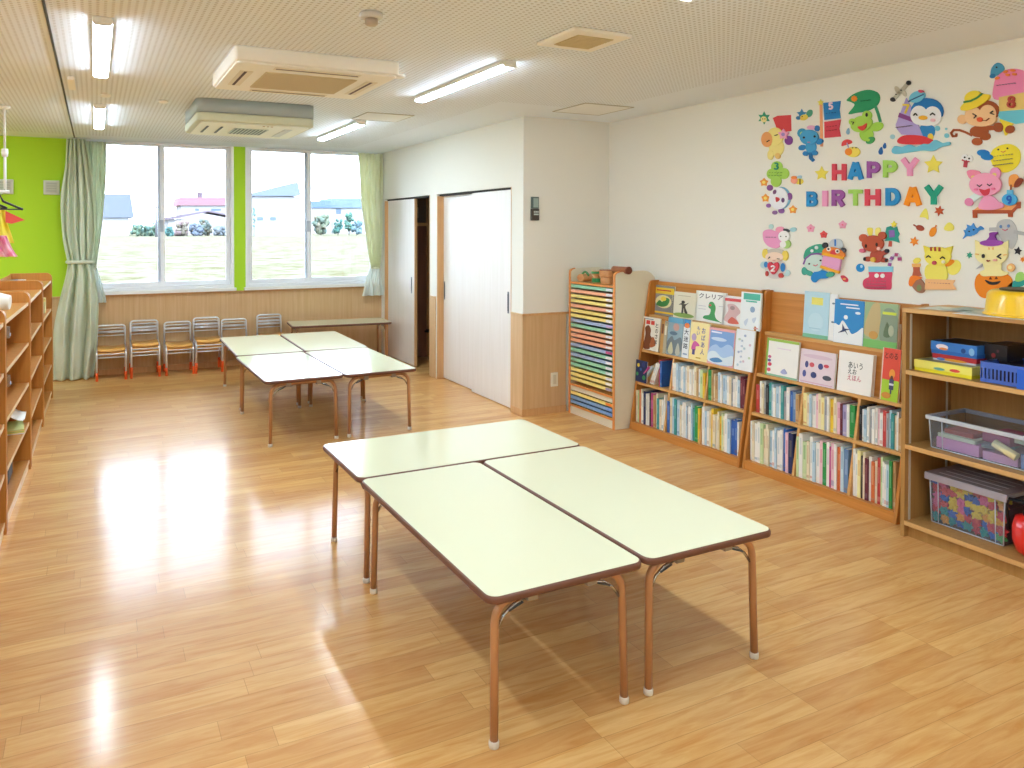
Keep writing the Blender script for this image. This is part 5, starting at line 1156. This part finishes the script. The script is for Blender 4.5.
D('wall_table', 'orange topped brown low table cut-out under the pig', 'wall decoration', GA, [('tabletop', '#F2A868', 'P', [(974, 210), (980.4, 205.4), (1021, 201.6), (1013, 210.6)]), ('edge', '#B45430', 'P', [(973, 210), (1012.4, 210), (1021, 201.6), (1021, 204.8), (1012.6, 213.6), (973, 213.6)]), ('leg', '#B45430', 'P', [(973.2, 213), (977.6, 213), (977.6, 218), (973.4, 218)]), ('leg', '#B45430', 'P', [(1008.6, 213), (1013, 213), (1013, 217), (1008.8, 217)]), ('leg', '#A84C2C', 'P', [(1017.2, 203), (1021, 202), (1021, 208.2), (1017.6, 208.6)])])
D('wall_vase', 'light blue round vase cut-out marked 9 with autumn leaves', 'wall decoration', GA, [('leaf', '#F0A050', 'S', [(1011, 186), (1010.6, 178), (1014, 174.6), (1019, 175), (1020.6, 181), (1016, 186.6)]), ('leaf', '#8C3C24', 'S', [(1017, 182), (1021, 178), (1025, 180), (1021, 186), (1016, 187.4)]), ('stem', '#9C5838', 'L', [(1013, 185), (1012.4, 191)], 1.4), ('vase', '#6CC0E4', 'P', [(1009, 190), (1015, 190), (1015, 195), (1009, 195)]), ('vase', '#4CACE0', 'E', 1011.6, 199.6, 7.6, 6), ('number', '#1F5CC0', 'G', '9', 1008.8, 204, 1014.4, 195.6, 1.7)], lift=.012)
D('wall_bat', 'bright blue bat cut-out above the witch cat', 'wall decoration', GA, [('wing', '#3C8CD4', 'S', [(970, 232), (964, 230), (965.4, 234), (963, 239), (967, 236.4), (972, 236)]), ('wing', '#3C8CD4', 'S', [(973, 228), (978, 228), (981, 226), (984.4, 229), (980, 230.4), (976, 234)]), ('body', '#4C94D8', 'E', 972, 230.6, 5.6, 5), ('body', '#4C94D8', 'P', [(968, 227), (967.4, 224.6), (971, 226)]), ('body', '#4C94D8', 'P', [(972, 226), (974, 223), (975.6, 227)]), eye(970, 231.4, .7), eye(974.6, 229.8, .7)])
D('wall_ghost', 'grey smiling ghost cut-out behind the witch cat', 'wall decoration', GA, [('body', '#BDBDBD', 'S', [(997, 231), (998, 223), (1004, 219.4), (1011, 220), (1016, 226), (1018, 236), (1016, 244), (1012, 249), (1008, 246), (1002, 240)]), ('arm', '#BDBDBD', 'L', [(990.4, 229.4), (998, 229)], 3.6), ('arm', '#B4B4B4', 'L', [(1015, 232), (1026, 234)], 3.4), ('face', '#6C8CC0', 'E', 1001.4, 226.6, 1.2, 1.6), ('face', '#6C8CC0', 'E', 1009.2, 226, 1.2, 1.6), ('face', '#D87080', 'L', [(1003.4, 229.4), (1005.8, 230.6), (1008, 229.4)], .7)])
D('wall_pumpkin', 'big orange pumpkin cut-out with black grin at the lower right', 'wall decoration', GA, [('pumpkin', '#F08A1C', 'S', [(975, 284), (977, 276), (983, 272.6), (993, 275), (1003, 272.6), (1011, 277), (1013, 284), (1010, 292), (1002, 298), (984, 298), (977, 292)]), ('mouth', K, 'S', [(985.4, 279.8), (993, 282), (1001, 281), (997.6, 284.4), (990, 284.4)]), ('eye', '#7A3810', 'P', [(989.4, 279.4), (992.8, 279.4), (991, 276.6)]), ('eye', '#7A3810', 'P', [(995.4, 279.2), (998.6, 279), (996.8, 276.4)])])
D('wall_cutout', 'pale yellow winking cat cut-out in a purple witch hat', 'wall decoration', GA, [
  ('wing', '#B4B4BC', 'P', [(977, 269), (984, 262.6), (983, 267)]), ('tail', '#F0B878', 'C', 1012, 267.6, 4.2), ('tail', '#F4E4A0', 'C', 1011.4, 267.4, 2), ('body', '#F2E6A4', 'S', [(985, 262), (1001, 262), (1003, 270), (1010, 273), (1003, 276), (993, 276), (984, 276), (981, 272), (986, 269)]), ('ear', '#F2E6A4', 'P', [(976.4, 240), (986, 245), (977, 253)]), ('ear', '#F2E6A4', 'P', [(1009.8, 240.6), (1000, 245), (1009, 253)]),
  ('head', '#F4E8A8', 'E', 993, 254, 16.4, 11.4), ('hat', '#8C3C9C', 'S', [(986.4, 243), (991, 237), (991.4, 233), (997, 232), (999.4, 233), (996.6, 236), (999, 243), (992, 245)]), ('hat', '#9C4CAC', 'E', 993.4, 243, 11.6, 3.2), ('stripe', '#F0B868', 'L', [(991, 247.6), (991.2, 249.4)], .9), ('stripe', '#F0B868', 'L', [(995, 247.6), (995, 249.4)], .9), ('stripe', '#F0B868', 'L', [(978, 254), (980.6, 254.4)], .9), ('stripe', '#F0B868', 'L', [(1006, 255), (1008.6, 254.6)], .9),
  ('face', K, 'E', 985.6, 256, 1.3, 2), ('face', K, 'L', [(1003, 254.2), (999.8, 256.6), (1003.2, 258.4)], 1), ('face', '#B06050', 'L', [(989.4, 260), (990.4, 261.4), (992, 260.4)], .7), ('face', '#F4B8A8', 'E', 997.6, 260, 2, 1.2)], lift=.006)
for u, v, r, n, c, l in ((1018.2, 251, 4.4, 5, '#2C2C34', 'small black star cut-out right of the witch cat'), (1023, 259.4, 3, 6, '#F08C28', 'orange star cut-out at the right picture edge'), (969.8, 255.2, 3.4, 6, '#3CA488', 'small teal star cut-out left of the witch cat'),
      (939.6, 210.9, 5.4, 6, '#C0562C', 'rust coloured maple leaf star cut-out under the letter Y'), (914.6, 241.4, 5, 6, '#F0902C', 'orange star shaped leaf cut-out left of the yellow tiger')):
    D('wall_star', l, 'star', 'small star cut-outs', [('s', c, '*', u, v, r, .5, n, 10)])
D('wall_leaf', 'teal and light green leaf cut-outs behind the yellow tub', 'wall decoration', GA, [('teal_leaf', '#2C9C94', 'S', [(1008, 287), (1013, 281.6), (1022, 279), (1026, 283), (1020, 287)]), ('light_leaf', '#A4D46C', 'S', [(1016, 281), (1017, 274), (1022, 272), (1026, 277), (1022, 281)])])
D('wall_cutout', 'brown reindeer cut-out with yellow antlers leaping over the boot', 'wall decoration', GA, [
  ('antler', '#F0E060', 'S', [(867.4, 229), (870, 227.6), (873, 229), (872, 236), (869, 235)]), ('antler', '#F0E47C', 'S', [(876, 229), (879.6, 227.6), (881, 231), (878.6, 236), (876, 235)]), ('leg', '#B4503C', 'E', 868.4, 259, 4.4, 2.6), ('leg', '#B4503C', 'E', 884, 260, 4.6, 2.4, 10), ('leg', '#2C2A30', 'E', 865.4, 259, 1.4, 1.9), ('leg', '#2C2A30', 'E', 887, 260.2, 1.4, 1.8), ('body', '#B4503C', 'E', 877.4, 256, 6.4, 6.6), ('arm', '#B4503C', 'L', [(882, 254), (887, 251.6)], 4), ('arm', '#2C2A30', 'C', 887.6, 251, 2),
  ('ear', '#C0583C', 'C', 864.2, 238, 3.9), ('ear', '#C0583C', 'C', 883.4, 235.6, 3.9), ('head', '#BC5438', 'E', 874, 243.6, 10.6, 8.2), ('cheek', '#E0708C', 'E', 863.6, 250.6, 2.8, 2), ('face', '#2C1A18', 'E', 867.8, 246, 1, 1.9), ('face', '#2C1A18', 'E', 878.6, 244.6, 1, 1.9), ('nose', '#F0C0B0', 'C', 880.6, 248.6, 1.7), ('bell', '#F0C858', 'C', 875, 259.6, 2.4)])
D('wall_tree', 'teal Christmas tree like cut-out with purple patch and star', 'wall decoration', GA, [('trunk', '#C85848', 'P', [(889.4, 241), (892, 241), (892, 246.6), (888.6, 246.6)]), ('tree', '#2E9C8C', 'P', [(886.9, 227.3), (891, 226), (894, 228), (897.4, 226.4), (898.4, 231), (900, 234), (898.4, 237), (899.8, 242.8), (893, 240.6), (885, 241), (888, 236), (886, 232)]), ('patch', '#8C6CB8', 'P', [(889.4, 230.4), (895, 230), (895.6, 237), (890, 237.6)]), ('star', '#F0E050', '*', 894.4, 224.4, 3.4, .5, 5)])
D('wall_boot', 'pink red Christmas boot cut-out with pale blue cuff', 'wall decoration', GA, [('boot', '#DC4C6C', 'S', [(869.6, 270), (880, 270.4), (891.6, 270.6), (891.8, 280), (891.4, 288.6), (886, 289.6), (868, 289), (863.6, 286), (863.6, 281), (866, 278.4), (869.4, 276.6)]), ('cuff', '#8CD0E8', 'P', [(868.7, 266.5), (893.4, 266.5), (893.4, 272), (869.2, 272)]), ('pompom', '#F0F0F0', 'C', 877.2, 275.6, 2.2), ('pompom', '#F0F0F0', 'C', 883.2, 275.8, 2.2)]+writing(868, 888, 281, 3, 3, 0))
D('wall_candy_cane', 'purple and white striped candy cane cut-out beside the reindeer', 'wall decoration', GA, [('c', '#E8E4F0', 'L', [(889.6, 266), (891, 260.6), (893.4, 256), (897, 254.4), (900, 257), (900.4, 261)], 3), ('stripe', '#9C4C9C', 'L', [(889.8, 265.4), (890.2, 263.6)], 3.2), ('stripe', '#9C4C9C', 'L', [(891.8, 259), (892.6, 257.4)], 3.2), ('stripe', '#B04C84', 'L', [(896, 254.6), (897.8, 254.8)], 3.2), ('stripe', '#B04C84', 'L', [(900, 258), (900.2, 260)], 3.2)])
D('wall_ball', 'shiny blue ball cut-out left of the boot', 'wall decoration', GA, [('ball', '#1F8CD4', 'C', 860.6, 267.8, 4.2), ('highlight', '#A8D4F0', 'E', 862, 266.4, 1.2, 1.6)])
D('wall_plum', 'small red lips shaped leaf cut-out left of the boot', 'wall decoration', GA, [('leaf', '#D84858', 'S', [(841, 276), (844.4, 275.6), (848.2, 279), (847.6, 282), (843.6, 281)]), ('core', '#F0A458', 'E', 844.8, 279, 1.6, 1)])
D('wall_leaf', 'pale yellow ginkgo leaf cut-out under the word DAY', 'leaf', 'leaf cut-outs', [('l', '#EFE468', 'S', [(920, 216.6), (925.6, 208.4), (928, 213), (928.4, 219.6), (925, 217.4)])])
D('wall_leaf', 'brown acorn leaf cut-out between orange star and letters', 'leaf', 'leaf cut-outs', [('leaf', '#A84C38', 'E', 920.4, 228, 4.2, 2.8, 20), ('stem', '#A84C38', 'L', [(914, 224.8), (917, 226.6)], 1.2)])
D('wall_leaf', 'orange oval leaf cut-out above the yellow tiger', 'leaf', 'leaf cut-outs', [('leaf', '#F09424', 'E', 933.2, 231.8, 3.2, 5.2, 25), ('stem', '#E08438', 'L', [(935.4, 227.6), (936.6, 225.4)], 1.2)])
D('wall_leaf', 'rounded pale yellow leaf cut-out left of the blue bat', 'leaf', 'leaf cut-outs', [('l', '#EFE468', 'S', [(944.4, 229), (946.4, 224.6), (950, 222.4), (954, 226), (953.6, 230), (948, 231)])])
D('wall_cutout', 'yellow tiger cub cut-out with brown forehead stripes', 'wall decoration', GA, [
  ('tail', '#F0E468', 'E', 954.4, 267.4, 6.4, 8, 30), ('tail', '#F0941C', 'S', [(944, 266), (951, 259.6), (955, 261.4), (950, 266)]), ('bandana', '#F0941C', 'P', [(940.6, 268), (947.6, 264.6), (943.4, 273.4)]), ('body', '#F0E468', 'S', [(926, 268), (930, 264), (944, 264), (948, 272), (946, 280), (930, 280), (925.6, 275)]), ('ear', '#F0DE50', 'P', [(924, 245.6), (931, 248), (926, 254)]), ('ear', '#F0DE50', 'P', [(953.6, 246), (946, 248), (951.6, 254)]),
  ('head', '#F2E460', 'E', 938.6, 256.4, 13.2, 9.6), ('stripe', '#A8482C', 'L', [(932.2, 247.4), (932.4, 250.6)], 1.9), ('stripe', '#A8482C', 'L', [(936.4, 247.2), (936.6, 250.8)], 1.9), ('stripe', '#A8482C', 'L', [(940.8, 247.6), (940.8, 251)], 1.9), ('face', K, 'L', [(927.6, 257.4), (929.8, 255.6), (932, 257.4)], .9), ('face', K, 'L', [(941.8, 258.6), (944, 256.8), (946.2, 258.6)], .9), ('mouth', '#C85060', 'E', 935.8, 262.8, 2.1, 2), ('cheek', '#F4F0D8', 'C', 945, 261.8, 1.6)])
D('wall_sign', 'light orange ribbon sign cut-out with writing under the tiger', 'wall decoration', GA, [('ribbon', '#F2BC84', 'P', [(926.7, 278.8), (956.4, 280), (954.2, 284.2), (957.4, 289.6), (926, 289.6)])]+writing(930, 952, 282.6, 1, slope=.05, c='#A85C74'), lift=.008)
D('wall_acorn', 'brown acorn cut-out with orange cap and bottle left of the tiger', 'wall decoration', GA, [('leaf', '#EFE060', 'E', 917.2, 260.6, 4, 2.8, -20), ('bottle', '#B85C40', 'P', [(913.6, 267), (920, 267), (920, 271), (922, 276), (912.6, 276), (913.8, 271)]), ('bottle', '#F0B868', 'P', [(912.4, 263.6), (921, 263.6), (920.6, 267), (912.8, 267)]), ('acorn', '#A07058', 'S', [(911, 280), (920, 278), (926, 286), (924, 292.4), (918, 292), (912.6, 286)]), ('window', '#7C8C5C', 'E', 920, 287.8, 2.4, 3.2), ('cap', '#F08028', 'S', [(909.6, 283.6), (911.4, 276.6), (916.4, 275.6), (922.6, 277.8), (917, 280.6), (912.4, 286.4)])])
D('wall_cutout', 'white rabbit cut-out beside a large pink apple shape', 'wall decoration', GA, [
  ('leaf', '#B8D8D4', 'E', 771.4, 226.6, 2.4, 2.4), ('leaf', '#A8D4DC', 'E', 793.6, 229.6, 3.2, 2.2, -10), ('apple', '#E89CC8', 'S', [(763.4, 236), (764.4, 231), (770, 229.4), (776, 231), (783, 228.6), (786, 234), (784, 242), (778, 248), (770, 246.8), (765, 242)]), ('apple', '#F0A0C0', 'E', 780.6, 229.6, 4.4, 3), ('hat', '#3C4048', 'E', 787, 230.4, 3.2, 1.6, 15), ('body', '#A8D07C', 'E', 786.6, 244, 4.8, 4.4), ('body', '#F0F2F2', 'E', 784, 244.4, 3.2, 3.4), ('head', '#F2F4F4', 'E', 785, 236.2, 5.6, 5.4), eye(782, 236.4, .6), eye(787.4, 236.6, .6)]+writing(767, 778, 237.2, 1, slope=0))
D('wall_cutout', 'blond winged girl like doll cut-out holding a red heart numbered 2', 'wall decoration', GA, [
  ('wing', '#BCD8DC', 'E', 764.6, 265, 4, 3.6), ('wing', '#BCD8DC', 'E', 787, 273, 3.6, 3.2), ('dress', '#D8D4D0', 'S', [(767, 262), (784, 262), (786, 272), (780, 278), (771, 278), (766, 272)]), ('sleeve', '#3C8CCC', 'E', 766.6, 264.6, 2, 3), ('sleeve', '#2C80C8', 'E', 783.6, 267.4, 2.4, 4.4), ('hair', '#C8C0B4', 'E', 775.8, 254.6, 11, 6), ('hair', '#F0D860', 'E', 766, 253.6, 2.8, 4.8), ('hair', '#F0D860', 'E', 786, 255.6, 3, 5), ('head', '#F2D8C4', 'E', 775.6, 257, 9, 5),
  ('foot', '#C04848', 'E', 768, 273.6, 1.4, 2.6), ('foot', '#C04848', 'E', 782, 275.4, 2.2, 2.4), ('heart', '#D84454', 'S', [(774.4, 274.4), (769.4, 267.6), (769.6, 263.4), (772, 262), (774.6, 263.8), (778, 262.2), (780.2, 264.6), (779, 269.4)]), ('number', '#F4F0F0', 'G', '2', 772, 271.6, 777.2, 265.4, 1.3), ('face', K, 'L', [(770, 258.4), (771.4, 257)], .6), ('face', K, 'L', [(779, 258.6), (781, 259)], .6), ('face', '#C87878', 'L', [(774.6, 260.2), (776.6, 260.2)], .5)])
for u, v, r, c, l in ((811, 228.4, 4.4, '#EFA4C0', 'pink plum flower cut-out left of the red one'), (843, 224.8, 4.4, '#EFA4C0', 'pink plum flower cut-out under the letter R'), (824, 234.6, 4, '#D84C4C', 'small red plum flower cut-out above the green girl')):
    D('wall_flower', l, 'flower', 'plum flower cut-outs', [('petals', c, '*', u, v, r, .72, 5), ('centre', '#E8708C' if r > 4.2 else '#C03838', 'C', u, v, 1)])
D('wall_cutout', 'pale green haired girl like cut-out in blue dress', 'wall decoration', GA, [
  ('scarf', '#3CA484', 'S', [(804, 258), (806, 250), (812, 246), (820, 244), (828, 246.4), (824, 252), (814, 254), (808, 260)]), ('dots', '#E8F0F0', 'C', 812.4, 250.8, 1.6), ('dots', '#E8F0F0', 'C', 817, 247.6, 1.8), ('braid', '#48A894', 'E', 804.8, 271, 2.6, 4), ('braid', '#48A894', 'E', 809.6, 273, 5, 2.4, 30), ('dress', '#2488D0', 'S', [(812, 277), (816, 271), (822, 270), (829, 273), (828, 278), (820, 279), (816, 282.4), (813, 281)]), ('arm', '#48A88C', 'E', 831, 274.4, 4, 2.6, -10),
  ('head', '#CDE4DC', 'E', 816, 263, 11, 8.8), ('hair_band', '#8C5CA8', 'L', [(804.8, 264), (807, 258.4), (812, 254.4), (818, 253.6), (824, 254.4)], 1.6), eye(810.6, 263.8, .9), eye(822, 260.4, .9), ('face', '#E8808C', 'L', [(815, 265), (817, 266), (819, 264.6)], .7)])
D('wall_drum', 'orange lion mask drum cut-out with gold bars and grey hat', 'wall decoration', GA, [
  ('hat', '#C4CCD4', 'S', [(831, 247), (832, 240.6), (838, 238.6), (843, 241), (843.4, 247.4)]), ('number', '#2878C8', 'G', '1', 834.6, 246, 838.6, 239.4, 1.7), ('ear', '#2C2A30', 'C', 826.4, 245.4, 3), ('ear', '#4A5058', 'C', 844.8, 250.2, 2.6), ('mask', '#E88838', 'S', [(824, 252), (828, 247.6), (836, 247.4), (844, 251), (846, 257), (834, 256)]), ('nose', '#D84048', 'S', [(832, 253), (835.4, 249.8), (838.6, 253.6), (835, 255.4)]), ('eye_ring', '#F4F0E8', 'C', 830.6, 249, 2.2), ('eye_ring', '#F4F0E8', 'C', 839.6, 251.2, 2.2), eye(830.6, 249, 1), eye(839.6, 251.2, 1),
  ('drum', '#E4A4D0', 'P', [(825.4, 255.6), (843.4, 259), (841, 272), (823.4, 267.6)]), ('bar', '#F0B030', 'L', [(825, 253.6), (844.6, 258)], 2.8), ('bar', '#F0B030', 'L', [(823.4, 266.6), (840.6, 272)], 2.8)], lift=.008)
D('wall_clover', 'light green clover cut-out with a teal 3 above the panda', 'wall decoration', GA, [('leaf', '#A8D45C', 'C', 777.2, 167, 5.8), ('leaf', '#A8D45C', 'C', 784, 173.6, 5.6), ('leaf', '#A8D45C', 'C', 772.6, 174, 5.4), ('leaf', '#A8D45C', 'E', 776.6, 181, 5.2, 6), ('number', '#2C9078', 'G', '3', 774.6, 169.6, 779.4, 162.6, 1.3)]+writing(770, 784, 172.6, 2, 3, 0, '#6C9C3C'))
D('wall_cutout', 'white panda cut-out with purple ears and a heart nose', 'wall decoration', GA, [
  ('shadow_edge', '#7CB8D4', 'E', 781.6, 198, 9.4, 11.2), ('ear', '#8C5498', 'C', 770.2, 187.8, 3), ('ear', '#8C5498', 'E', 790, 196.4, 2.4, 3.6), ('foot', '#8C6498', 'E', 775.2, 212.6, 2.4, 2), ('foot', '#8C5CA0', 'E', 781.8, 210.8, 2.8, 2.6), ('hand', '#9C64B0', 'C', 769, 205.6, 2), ('head', '#F0F2F8', 'E', 779.6, 198.4, 9.4, 11), ('eye_patch', '#6C4878', 'E', 775.8, 192, 1.7, 2.4, 20), ('eye_patch', '#6C4878', 'E', 784.2, 200.2, 1.6, 2.4), ('nose', '#D8484C', 'S', [(777, 197.4), (779.4, 197.6), (781, 199.6), (777.8, 202)])])  # pale blue offset copy of the head, painted as its shadow
for u, v, l in ((764.3, 182.3, 'orange flower cut-out highest of three round the panda'), (765.8, 198.1, 'orange flower cut-out left of the panda face'), (793.2, 209.6, 'orange flower cut-out at lower right of the panda')):
    D('wall_flower', l, 'flower', 'orange flower cut-outs', [('petals', '#F0A040', '*', u, v, 4.4, .68, 5), ('centre', '#F8E478', 'C', u, v, 1.6)])
D('wall_bee', 'pink faced bee cut-out right of the green clover', 'wall decoration', GA, [('wing', '#A4CCE4', 'E', 799.6, 177.4, 2.8, 1.8, -20), ('body', '#F0D850', 'E', 799.6, 181.4, 4, 3), ('stripe', K, 'L', [(800.6, 179), (800.6, 184.4)], 1.1), ('head', '#F4A088', 'C', 794.8, 180.4, 3.4), ('hair', '#F08C3C', 'E', 794.6, 177.6, 2.8, 1.6)])
# ---------------------------------------------------------------- outdoors
GZ = -.5
_m0 = mat
def mat(h, *a, **k):
    # open air surfaces: true albedos are far lower than they look in full daylight
    r = [int(h[i:i+2], 16)/255 for i in (1, 3, 5)]
    return _m0('#'+''.join('%02X' % int(255*(x**OUTG)*OUTK) for x in r), *a, spec=0, **k)
OUTG, OUTK = .9, .6
m, nt, b = nodes_mat('dry_grass_field')
tc = nd(nt, 'ShaderNodeTexCoord'); n = nd(nt, 'ShaderNodeTexNoise', Scale=.9, Detail=8.0, Roughness=.7)
nt.links.new(tc.outputs['Object'], n.inputs['Vector'])
nt.links.new(ramp(nt, n.outputs['Fac'], [(.38, '#4E4B34'), (.5, '#636050'), (.62, '#706E62')]), b.inputs['Base Color']); b.inputs['Roughness'].default_value = 1; b.inputs['Specular IOR Level'].default_value = 0
struct(MB().box(-500, Y_W+.2, GZ-.2, 700, 900, GZ, m), 'ground')
def far(u, v, d):                       # point seen at pixel u,v standing at depth y = d
    return at(u, v, 'y', d)
def house(d, dep, u0, u1, veave, walls, roofc, label, poly=None, wins=(), name='house', extra=None):
    d *= 2; dep *= 1.6; a, b_ = far(u0, veave, d), far(u1, veave, d); t = root(name, ((a.x+b_.x)/2, d, GZ), label, 'building'); cx = t.location.x
    W = (b_.x-a.x)/2; H = a.z-GZ
    MB().box(-W, 0, 0, W, dep, H, mat(walls, .9)).build('wall', t)
    if poly:
        pp = [far(u, v, d) for u, v in poly]
        MB().prism([(p.x-cx, p.z-GZ) for p in pp], lambda p, q, h: (p, h, q), -.9, dep+.9, mat(roofc, .8)).build('roof', t)
    for (wu0, wv0, wu1, wv1) in wins:
        p, q = far(wu0, wv0, d), far(wu1, wv1, d)
        MB().box(p.x-cx, -.12, q.z-GZ, q.x-cx, -.02, p.z-GZ, mat('#8FA4C0', .5)).build('window', t)
    if extra: extra(t, cx, d)
    return t
house(120, 12, 95, 129, 217, '#F0F0F2', '#98A4BC', 'grey roofed white shed seen left in the window', [(92, 217.5), (94, 194), (130.5, 194), (134, 217.5)])
def chim(t, cx, d):
    p = far(201.5, 198, d); MB().box(p.x-cx-.8, 4, p.z-GZ-3, p.x-cx+.8, 6, p.z-GZ+2.4, mat('#8C7C88', .8)).build('chimney', t)
house(150, 12, 181, 240, 205, '#F2EEF0', '#D49CA8', 'white house with long red roof seen in left window', [(177, 205.5), (179.5, 197.4), (241, 197.4), (243, 205.5)], [(195, 208.6, 199, 211), (211, 208.6, 221, 211)], extra=chim)
house(132, 10, 168, 238, 219, '#F0ECEE', '#A898A8', 'low gabled white building in front of the red roofed house', [(163, 219.8), (163, 218), (208, 210.4), (240, 216.4), (240, 218), (208, 212), (170, 219.8)])
house(110, 12, 255, 305, 196, '#EFECF2', '#A0B0D0', 'large white house with slanted blue roof in right window', [(253, 196), (253, 193.2), (297, 182), (300, 195), (298, 196)], [(257, 217, 263, 220.4), (270, 217, 276, 220.4)])
house(125, 8, 296, 309, 212, '#EEE8EC', '#98A0C0', 'small lean-to house right beside the big blue roofed one', [(295, 208.6), (310, 212.6), (310, 214), (295, 210)])
house(160, 10, 312, 331, 207.6, '#F0EEF0', '#88A4CC', 'far house with flat blue grey roof beside the window mullion', [(311, 207.8), (312, 201), (330, 201), (331, 207.8)])
house(165, 10, 329, 372, 207.6, '#F0EEF0', '#98B4D8', 'far house with broad pale blue roof behind the trees', [(328, 207.8), (330, 198.4), (371, 198.4), (373, 207.8)], [(336, 208.4, 341, 214)])
BARK = mat('#8C7C6C', .9)
def bush(u, vt, vb, w, d, cols, label, seed, trunk=False):
    d *= 2; r = random.Random(seed); p0, p1 = far(u, vb, d), far(u, vt, d); H = p1.z-GZ; Wd = (far(u+w/2, vb, d).x-far(u-w/2, vb, d).x)/2
    t = root('tree' if trunk else 'shrub', (p0.x, d, GZ), label, 'tree' if trunk else 'shrub', 'trees and shrubs outside the windows')
    m = MB(); z0 = H*.06 if trunk else 0; Wd *= 1.15
    for k in range(40):
        a = r.uniform(0, 2*PI); q = r.random()**.5; zz = z0+(H-z0)*r.uniform(.12, .8); s = r.uniform(.2, .42)*(1-.4*(zz-z0)/(H-z0))
        m.ball((Wd*.75*q*math.cos(a), Wd*.7*q*math.sin(a), zz), 1, mat(r.choice(cols), .95), Wd*s, Wd*s, min((H-z0)*.25, Wd*s*1.1), 10, 6, .3)
    m.build('foliage', t); MB().tube([(0, 0, 0), (.1, 0, H*.6)], [Wd*.05+.05, Wd*.03+.03], BARK, 7).build('trunk' if trunk else 'stem', t)
PG1, PG2 = ['#7C9C84', '#90AC90', '#6C9088'], ['#B4989C', '#C4A8A4', '#A8A090']
for a in ((137, 222, 241, 12, 112, PG1, 'pale green shrub at the corner of the grey roofed shed', 1), (148, 225, 241, 13, 113, PG1, 'low green shrub between the shed and the mullion', 2), (156, 219, 241, 9, 116, PG1, 'taller green shrub just left of the window mullion', 3),
          (169, 226, 241, 9, 110, ['#6CA4A0', '#5C9490'], 'teal green shrub right of the window mullion', 4), (182, 219, 241, 14, 112, PG2, 'reddish autumn shrub in front of the gabled building', 5), (196, 222, 240, 14, 114, ['#94A4BC', '#A8B4C4'], 'blue grey shrub in middle of the gabled building', 6),
          (206, 217, 240, 13, 116, ['#A4A48C', '#8CA098'], 'olive shrub at right of the gabled building', 7), (222, 225, 240, 16, 118, ['#B0BCC8', '#A4B0B8'], 'pale grey shrub beside the window pillar', 8)): bush(*a)
for a in ((321, 212, 240, 16, 120, ['#A8B89C', '#94AC9C', '#C0BCA4'], 'broad pale tree in front of the flat roofed far house', 11, True), (338, 216, 240, 9, 118, ['#5C988C', '#6CA49C'], 'dark teal tree in the right window', 12, True), (349, 209, 240, 9, 122, ['#70A890', '#80B4A4'], 'tall green tree nearest the yellow green curtain', 13, True), (357, 218, 241, 10, 115, ['#8CB4C8', '#98B8C4'], 'blue green tree partly behind the curtain', 14, True),
          (254, 200, 238, 3.5, 105, ['#7CB4B4', '#8CC0C0'], 'thin teal tree at left corner of the blue roofed house', 15, True)): bush(*a)
p = far(156.4, 240, 200); tag(MB().tube([(0, 0, 0), (0, 0, far(156, 206, 200).z-GZ)], [.3, .2], mat('#9C9CA4', .8), 8).box(-1.4, -.1, 7.2, 1.4, .1, 7.5, mat('#7C7C84', .8)).build('utility_pole', loc=(p.x, 200, GZ)), 'thin grey utility pole just left of the window mullion', 'pole')

# ------------------------------------------------------------ light and view
wd = bpy.data.worlds.new('daylight'); SC.world = wd; wd.use_nodes = True
bg = wd.node_tree.nodes['Background']; bg.inputs[0].default_value = (.70, .83, 1, 1); bg.inputs[1].default_value = 5.0
sl = bpy.data.lights.new('sun', 'SUN'); so = bpy.data.objects.new('sun', sl); COL.objects.link(so)
sl.energy = 1.5; sl.angle = .03; sl.color = (1, .95, .86); so.rotation_euler = (math.radians(48), 0, math.radians(-25)); so.location = (0, -10, 20)
SC.view_settings.view_transform = 'Standard'; SC.view_settings.look = 'None'; SC.view_settings.gamma = 1
SC.view_settings.use_curve_mapping = False; SC.view_settings.exposure = 1.25
c = SC.cycles; c.use_denoising = True; c.max_bounces = 10; c.diffuse_bounces = 6; c.glossy_bounces = 5; c.transparent_max_bounces = 24; c.transmission_bounces = 6
c.sample_clamp_indirect = 8; c.caustics_reflective = False; c.caustics_refractive = False
c.use_adaptive_sampling = False
